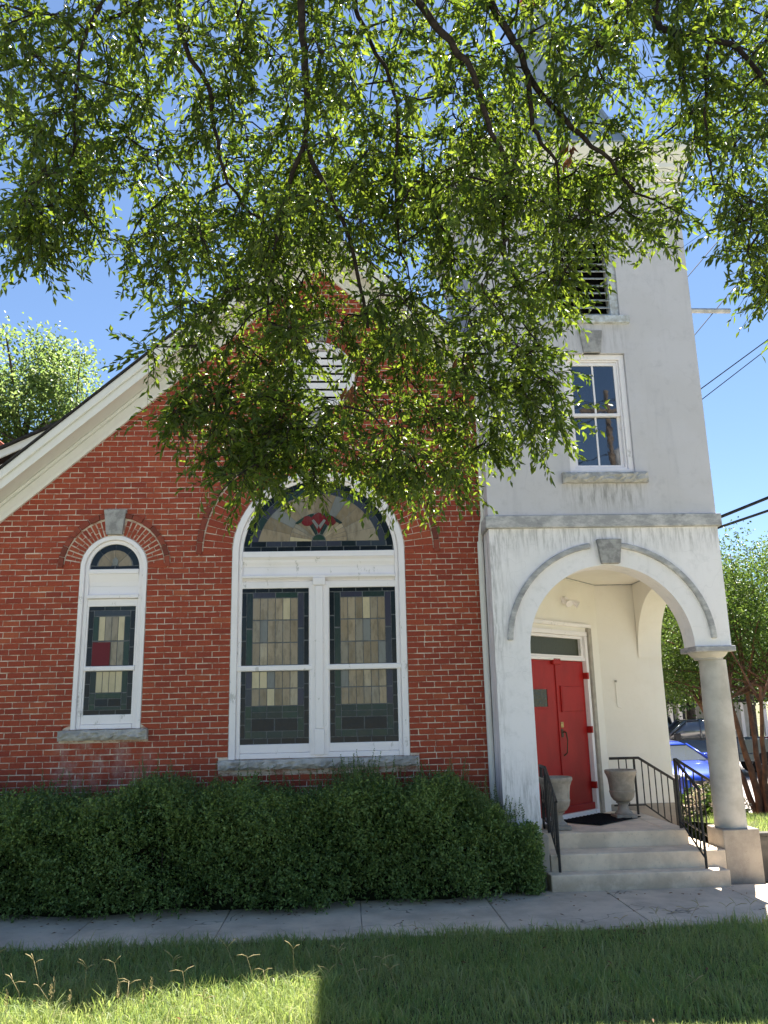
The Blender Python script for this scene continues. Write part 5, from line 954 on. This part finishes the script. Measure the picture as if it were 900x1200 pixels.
for k,(x,y,h,lab) in enumerate(((13.5,27,7.2,'shady tree behind the parked pickups, seen through the porch arch'),(19.5,29,8,'dark leafy tree behind the column of the porch'),(25,33,9,'broad green tree at the right edge beyond the parking lot'),(10.5,36,8.5,'distant tree hidden low behind the porch pier'),(13.2,21,8.6,'shady tree spreading over the parked pickups'),(9.3,24,8.2,'shady tree left of the pickups, framed by the porch arch'))):
    tree('shade_tree',lab,(x,y,-.25),[([(0,0,0),(.1,0,h*.3),(-.1,.1,h*.55)],.22,.1),([(0,0,h*.3),(.8,.2,h*.5),(1.3,.2,h*.66)],.12,.06)],blobset((0,0,h*.62),3.6,3,h*.30,46,1.15),15000,.24,.13,'shade_leaf','bark','trees beyond the parking lot')
# hydrangea by the side steps
HY=tag(empty('hydrangea_bush',(5.72,2.3,.12)),'low flowering shrub with pale blooms seen through the railing','shrub')
c0=np.array([0,0,.35]); P=unit(rs,1500)*np.array([.52,.5,.36])*rs.uniform(.6,1.05,(1500,1))+c0; P=P[P[:,2]>-.1]
V,F=leaf_arrays(P,unit(rs,len(P))+np.array([0,-.2,.3]),unit(rs,len(P))+np.array([0,0,1]),rs.uniform(.08,.15,len(P)),rs.uniform(.05,.09,len(P))); np_obj('foliage',V,F,'crepe_leaf',HY,'stuff')
for i in range(17):
    d=unit(rs,1)[0]; d[2]=abs(d[2])*.8+.15; d[1]=-abs(d[1]); c_=c0+d*np.array([.55,.52,.42]); n_=70; Q=unit(rs,n_)*.085+c_; V,F=leaf_arrays(Q,unit(rs,n_),Q-c_+1e-3,rs.uniform(.02,.035,n_),rs.uniform(.018,.03,n_)); np_obj('flower_head',V,F,'petal',HY)
mb=MB()
for i in range(9): a=i*.7; mb.tube([(.1*math.cos(a),.1*math.sin(a),-.15),(.4*math.cos(a),.35*math.sin(a),.4)],[.012,.007],5)
mb.build('stems','bark',HY)
# ------------------------------------------------------------------ vehicles
def wheel(t,x,y,r,w,name='wheel'):
    e=bpy.data.objects.new(name,None); COL.objects.link(e); e.parent=t; e.location=(x,y,r)
    M_=Matrix.Rotation(PI/2,4,'X')
    mb=MB(M_); mb.lathe([(r*.62,-w/2),(r*.93,-w/2),(r,-w*.3),(r,w*.3),(r*.93,w/2),(r*.62,w/2)],(0,0,0),26); mb.build('tyre','tyre',e,smooth=True)
    mb=MB(M_); mb.lathe([(r*.61,-w*.44),(r*.55,-w*.46),(r*.2,-w*.40),(r*.12,-w*.47),(r*.01,-w*.47)],(0,0,0),20); mb.lathe([(r*.61,w*.44),(r*.55,w*.46),(r*.2,w*.40),(r*.12,w*.47),(r*.01,w*.47)],(0,0,0),20)
    for k in range(6): a=k*PI/3; mb.tube([(0,0,s*w*.46) for s in (-1,1)] if k==9 else [(r*.1*math.cos(a),r*.1*math.sin(a),w*.47),(r*.56*math.cos(a),r*.56*math.sin(a),w*.46)],r*.05,5); mb.tube([(r*.1*math.cos(a),r*.1*math.sin(a),-w*.47),(r*.56*math.cos(a),r*.56*math.sin(a),-w*.46)],r*.05,5)
    mb.build('rim','rim_metal',e,smooth=True)
def sec(x,hw,zl,zs_,zt,ht=.86): # closed body section at station x: sill, flank, shoulder, deck
    h=[(hw*.90,zl),(hw*.985,zl+.07),(hw,zl+(zs_-zl)*.5),(hw*.97,zs_),(hw*ht,zt-.012),(hw*.5,zt+.012)]
    return [(x,y,z) for y,z in h]+[(x,-y,z) for y,z in reversed(h)]
def sedan(loc,rz,label,paintm):
    t=tag(empty('parked_car',loc,rz),label,'car')
    st=[(2.24,.60,.30,.52,.58),(2.18,.74,.22,.58,.66),(2.0,.84,.20,.66,.745),(1.5,.89,.19,.76,.85),(.95,.905,.19,.84,.95),(.5,.91,.19,.88,.965),(-.6,.91,.19,.90,.97),(-1.5,.90,.20,.93,1.0),(-2.0,.86,.24,.93,1.02),(-2.22,.78,.30,.86,.96),(-2.28,.66,.36,.72,.80)]
    mb=MB(); mb.loft([sec(*s) for s in st]); mb.build('body',paintm,t,smooth='all')
    gh=[(1.02,.78,.955,.0),(.28,.70,.955,.37),(-.35,.69,.96,.43),(-.95,.67,.97,.40),(-1.75,.72,.995,.02)]
    def gs(x,hw,z0,h): return [(x,hw+.04*(h>0.1),z0),(x,hw*.93,z0+h*.6),(x,hw*.80,z0+h),(x,-hw*.80,z0+h),(x,-hw*.93,z0+h*.6),(x,-hw-.04*(h>.1),z0)]
    mb=MB(); mb.loft([gs(*g) for g in gh]); mb.build('windows','car_glass',t,smooth='all')
    mb=MB(); mb.loft([[(x,-w,z-.012),(x,w,z-.012),(x,w*.9,z+.012),(x,-w*.9,z+.012)] for x,w,z in ((.34,.58,1.315),(.0,.57,1.375),(-.4,.57,1.40),(-.9,.56,1.385),(-1.1,.57,1.335))]); mb.build('roof',paintm,t,smooth='all')
    for s in(-1,1):
        for a_,b_,r_ in (((1.04,s*.80,.95),(.30,s*.585,1.325),.032),((-.45,s*.745,.97),(-.5,s*.60,1.37),.03),((-1.78,s*.74,1.0),(-1.05,s*.585,1.345),.045)): mb=MB(); mb.tube([a_,b_],r_,6); mb.build('pillar',paintm,t,smooth='all')
        mb=MB(); mb.loft([[(x,s*(.96+dy),z0),(x,s*(.80+dy),z0),(x,s*(.80+dy),z1),(x,s*(.96+dy),z1)] for x,dy,z0,z1 in ((.72,.04,.97,1.09),(.56,.06,.95,1.11))]); mb.build('mirror',paintm,t,bevel=.02)
        mb=MB(); mb.loft([[(2.10,s*.80,.60),(2.235,s*.55,.58),(2.215,s*.54,.67),(2.05,s*.79,.71)],[(1.86,s*.875,.66),(2.05,s*.6,.62),(2.03,s*.6,.735),(1.80,s*.865,.745)]]); mb.build('headlight','headlamp',t,smooth='all')
        mb=MB(); mb.box(-2.30,-2.05,s*.72-.12,s*.72+.12,.74,.90); mb.build('tail_light','tail_red',t,bevel=.02)
    mb=MB(); mb.box(2.18,2.262,-.48,.48,.44,.56); mb.build('grille','plastic_black',t,bevel=.02)
    mb=MB(); mb.box(2.16,2.275,-.70,.70,.24,.36); mb.build('bumper','plastic_black',t,bevel=.03)
    mb=MB(); mb.box(2.265,2.285,-.16,.16,.38,.47); mb.build('number_plate','plate_white',t)
    for x in(1.38,-1.38):
        for s in(-1,1): wheel(t,x,s*.80,.325,.21)
    return t
def pickup(loc,rz,label,paintm):
    t=tag(empty('pickup_truck',loc,rz),label,'pickup truck')
    st=[(2.82,.86,.45,.92,1.0),(2.74,.94,.40,1.0,1.10),(2.3,.98,.38,1.08,1.17),(1.35,1.0,.38,1.13,1.22),(1.0,1.0,.38,1.15,1.23),(-.95,1.0,.38,1.15,1.23),(-.98,1.0,.45,1.15,1.22)]
    mb=MB(); mb.loft([sec(*s) for s in st]); mb.build('body',paintm,t,smooth='all')
    mb=MB(); mb.box(-2.95,-1.0,-.99,.99,.48,.74)
    for s in(-1,1): mb.box(-2.93,-1.0,s*.99-.05 if s>0 else -.99,s*.99 if s>0 else -.94,.741,1.20)
    mb.build('cargo_bed',paintm,t,bevel=.02)
    mb=MB(); mb.box(-3.0,-2.94,-.86,.86,.70,1.20); mb.build('tailgate',paintm,t,bevel=.015)
    mb=MB(); mb.box(-3.12,-2.96,-.95,.95,.48,.66); mb.build('rear_bumper','chrome',t,bevel=.03)
    gs=lambda x,hw,h:[(x,hw,1.225),(x,hw*.95,1.225+h*.6),(x,hw*.82,1.225+h),(x,-hw*.82,1.225+h),(x,-hw*.95,1.225+h*.6),(x,-hw,1.225)]
    mb=MB(); mb.loft([gs(1.25,.92,.02),gs(.55,.90,.56),(gs(-.3,.90,.62)),gs(-.80,.90,.60),gs(-.94,.92,.05)]); mb.build('windows','car_glass',t,smooth='all')
    mb=MB(); mb.loft([[(x,-.74,z-.015),(x,.74,z-.015),(x,.68,z+.015),(x,-.68,z+.015)] for x,z in ((.58,1.80),(.1,1.845),(-.4,1.86),(-.84,1.835))]); mb.build('roof',paintm,t,smooth='all')
    for s in(-1,1):
        for a_,b_,r_ in (((1.27,s*.92,1.23),(.56,s*.745,1.80),.04),((.1,s*.93,1.23),(.08,s*.75,1.83),.04),((-.92,s*.93,1.23),(-.84,s*.75,1.83),.06)): mb=MB(); mb.tube([a_,b_],r_,6); mb.build('pillar',paintm,t,smooth='all')
        mb=MB(); mb.box(.8,1.0,s*1.10-.1,s*1.10+.1,1.2,1.42); mb.build('mirror','plastic_black',t,bevel=.03)
        mb=MB(); mb.box(-3.01,-2.85,s*.925-.075,s*.925+.075,.80,1.17); mb.build('tail_light','tail_red',t,bevel=.02)
        mb=MB(); mb.box(2.6,2.84,s*.76-.16,s*.76+.16,.80,1.0); mb.build('headlight','headlamp',t,bevel=.03)
    mb=MB(); mb.box(2.78,2.86,-.56,.56,.66,1.0); mb.build('grille','plastic_black',t,bevel=.02)
    for x in(1.85,-1.85):
        for s in(-1,1): wheel(t,x,s*.88,.40,.26)
    return t
sedan((8.45,11.5,-.225),R(-82),'bright blue parked sedan facing the church beyond the porch railing','blue_paint')
pickup((12.6,24.5,-.225),R(184),'dark navy parked pickup truck behind the blue car','navy_paint')
pickup((12.1,17.6,-.225),R(168),'grey parked pickup truck with a red tail light behind the myrtle trunks','silver_paint')
# ------------------------------------------------------------------ buildings behind
t=tag(empty('porch_house',(17.5,32,-.25)),'small house with white porch posts and grey roof beyond the parked trucks','house')
mb=MB(); mb.box(-3.5,4.5,2.2,9,0,2.5); mb.build('wall','house_siding',t)
mb=MB(); mb.xprism([(-.3,2.42),(5.6,5.2),(11.5,2.42),(11.5,2.58),(5.6,5.38),(-.3,2.58)],-4,5); mb.build('roof','shingle',t)
for x in (-3.2,-1.9,-.75,-.25,.45,1.6,3.0,4.2): mb=MB(); mb.box(x-.09,x+.09,-.09,.09,.3,2.40); mb.build('porch_post','white_paint',t,bevel=.01)
mb=MB(); mb.box(-3.6,4.6,-.3,2.19,0,.3); mb.build('porch_floor','concrete',t)
for x in (-2.3,1.0,3.2):
    f=MB(); f.box(x-.5,x+.5,2.13,2.19,.9,2.1); fo=f.build('window','white_paint',t); p=MB(); p.box(x-.42,x+.42,2.11,2.128,.98,2.02); p.build('pane','pane_glass',fo)
mb=MB(); mb.box(-.6,.3,2.14,2.19,.3,2.2); mb.build('door','navy_paint',t)
t=tag(empty('brick_house',(-11.5,11,-.3)),'red brick neighbouring building peeping over the roof at the left edge','building')
mb=MB(); mb.prism([(-3,0),(2.66,0),(2.66,9.05),(2.28,9.35),(0,11.2),(-3,9.0)],0,6); mb.build('wall','terracotta',t)
mb=MB(); mb.prism([(2.80,9.12),(0,11.38),(-3.1,9.15),(-3.1,9.3),(0,11.55),(2.86,9.26)],-.1,6.1); mb.build('roof','terracotta',t)
mb=MB(); mb.box(-1.2,-.3,-.03,.02,6.5,8.2); w_=mb.build('window','white_paint',t); mb=MB(); mb.box(-1.1,-.4,-.05,-.031,6.6,8.1); mb.build('pane','pane_glass',w_)
# ------------------------------------------------------------------ poles and wires
def pole(name,loc,h,label,arms,r=.14):
    t=tag(empty(name,loc),label,'utility pole')
    mb=MB(); mb.tube([(0,0,0),(.02,0,h*.5),(0,0,h)],[r,r*.85,r*.65],12); mb.build('pole','pole_wood',t,smooth=True)
    for z,L in arms:
        mb=MB(); mb.box(-L,L,-.05,.05,z-.06,z+.06); a=mb.build('crossarm','pole_wood',t)
        for k in(-.9,-.4,.4,.9): mb=MB(); mb.lathe([(.03,0),(.045,.04),(.03,.08),(.045,.12),(.02,.17)],(k*L,0,z+.061),10); mb.build('insulator','chrome',a,smooth=True)
    return t
P1=pole('utility_pole',(6.15,6,-.3),11.6,'wooden utility pole standing hidden behind the bell tower',())
mb=MB(); mb.tube([(.05,0,11.3),(1.5,0,11.34),(2.9,0,11.33)],.062,8); mb.build('lamp_arm','galvanised',P1,smooth=True)
P2=pole('utility_pole',(10.5,-20,-.1),14.4,'wooden utility pole across the street mirrored in the tower window',((13.6,1.1),),.16)
mb=MB(); mb.tube([(.28,0,11.0),(.28,0,12.0)],.2,14); mb.build('transformer','galvanised',P2,smooth=True)
def wire(a,b,sag,label,r=.011,n=14):
    a,b=Vector(a),Vector(b); mb=MB(); mb.tube([a.lerp(b,i/n)-Vector((0,0,sag*4*(i/n)*(1-i/n))) for i in range(n+1)],r,5); o=mb.build('power_line','wire',None,smooth=True); tag(o,label,'power line','power lines right of the tower' if a.y>0 else 'power lines across the street'); return o
def ext(p,q,y,x0,x1): # straight line through two points of the plane y, from x0 to x1
    k=(q[1]-p[1])/(q[0]-p[0]); return (x0,y,p[1]+k*(x0-p[0])),(x1,y,p[1]+k*(x1-p[0]))
wire(*ext((8.13,11.89),(9.56,13.49),6,6.2,18),.0,'steep thin power line rising right beside the belfry louvre')
wire(*ext((8.1,10.37),(8.98,11.35),6.02,6.2,18),.0,'steep thin power line below the grey lamp arm')
wire(*ext((8.16,9.11),(9.87,10.31),6.04,6.2,20),.0,'upper of the two close thin lines beside the tower window',.013)
wire(*ext((8.19,8.88),(9.84,10.09),6.06,6.2,20),.0,'lower of the two close thin lines beside the tower window',.011)
wire(*ext((8.22,6.10),(9.36,6.53),6.08,6.2,24),.0,'thick power line just above the myrtle crown, the higher one',.036)
wire(*ext((8.73,6.05),(9.33,6.24),6.10,6.2,24),.0,'thick power line touching the myrtle crown, the lower one',.03)
for dz,dx,l in ((13.75,-1,'left'),(13.75,1,'right'),(11.8,0,'lowest')): wire((10.5+dx-18,-20.0-14,dz-2.2),(10.5+dx+.0,-20,dz),.3,f'{l} of the wires mirrored in the tower window',.02); wire((10.5+dx,-20,dz),(34+dx,-10,dz+2),.3,f'{l} wire continuing from the pole across the street',.02)
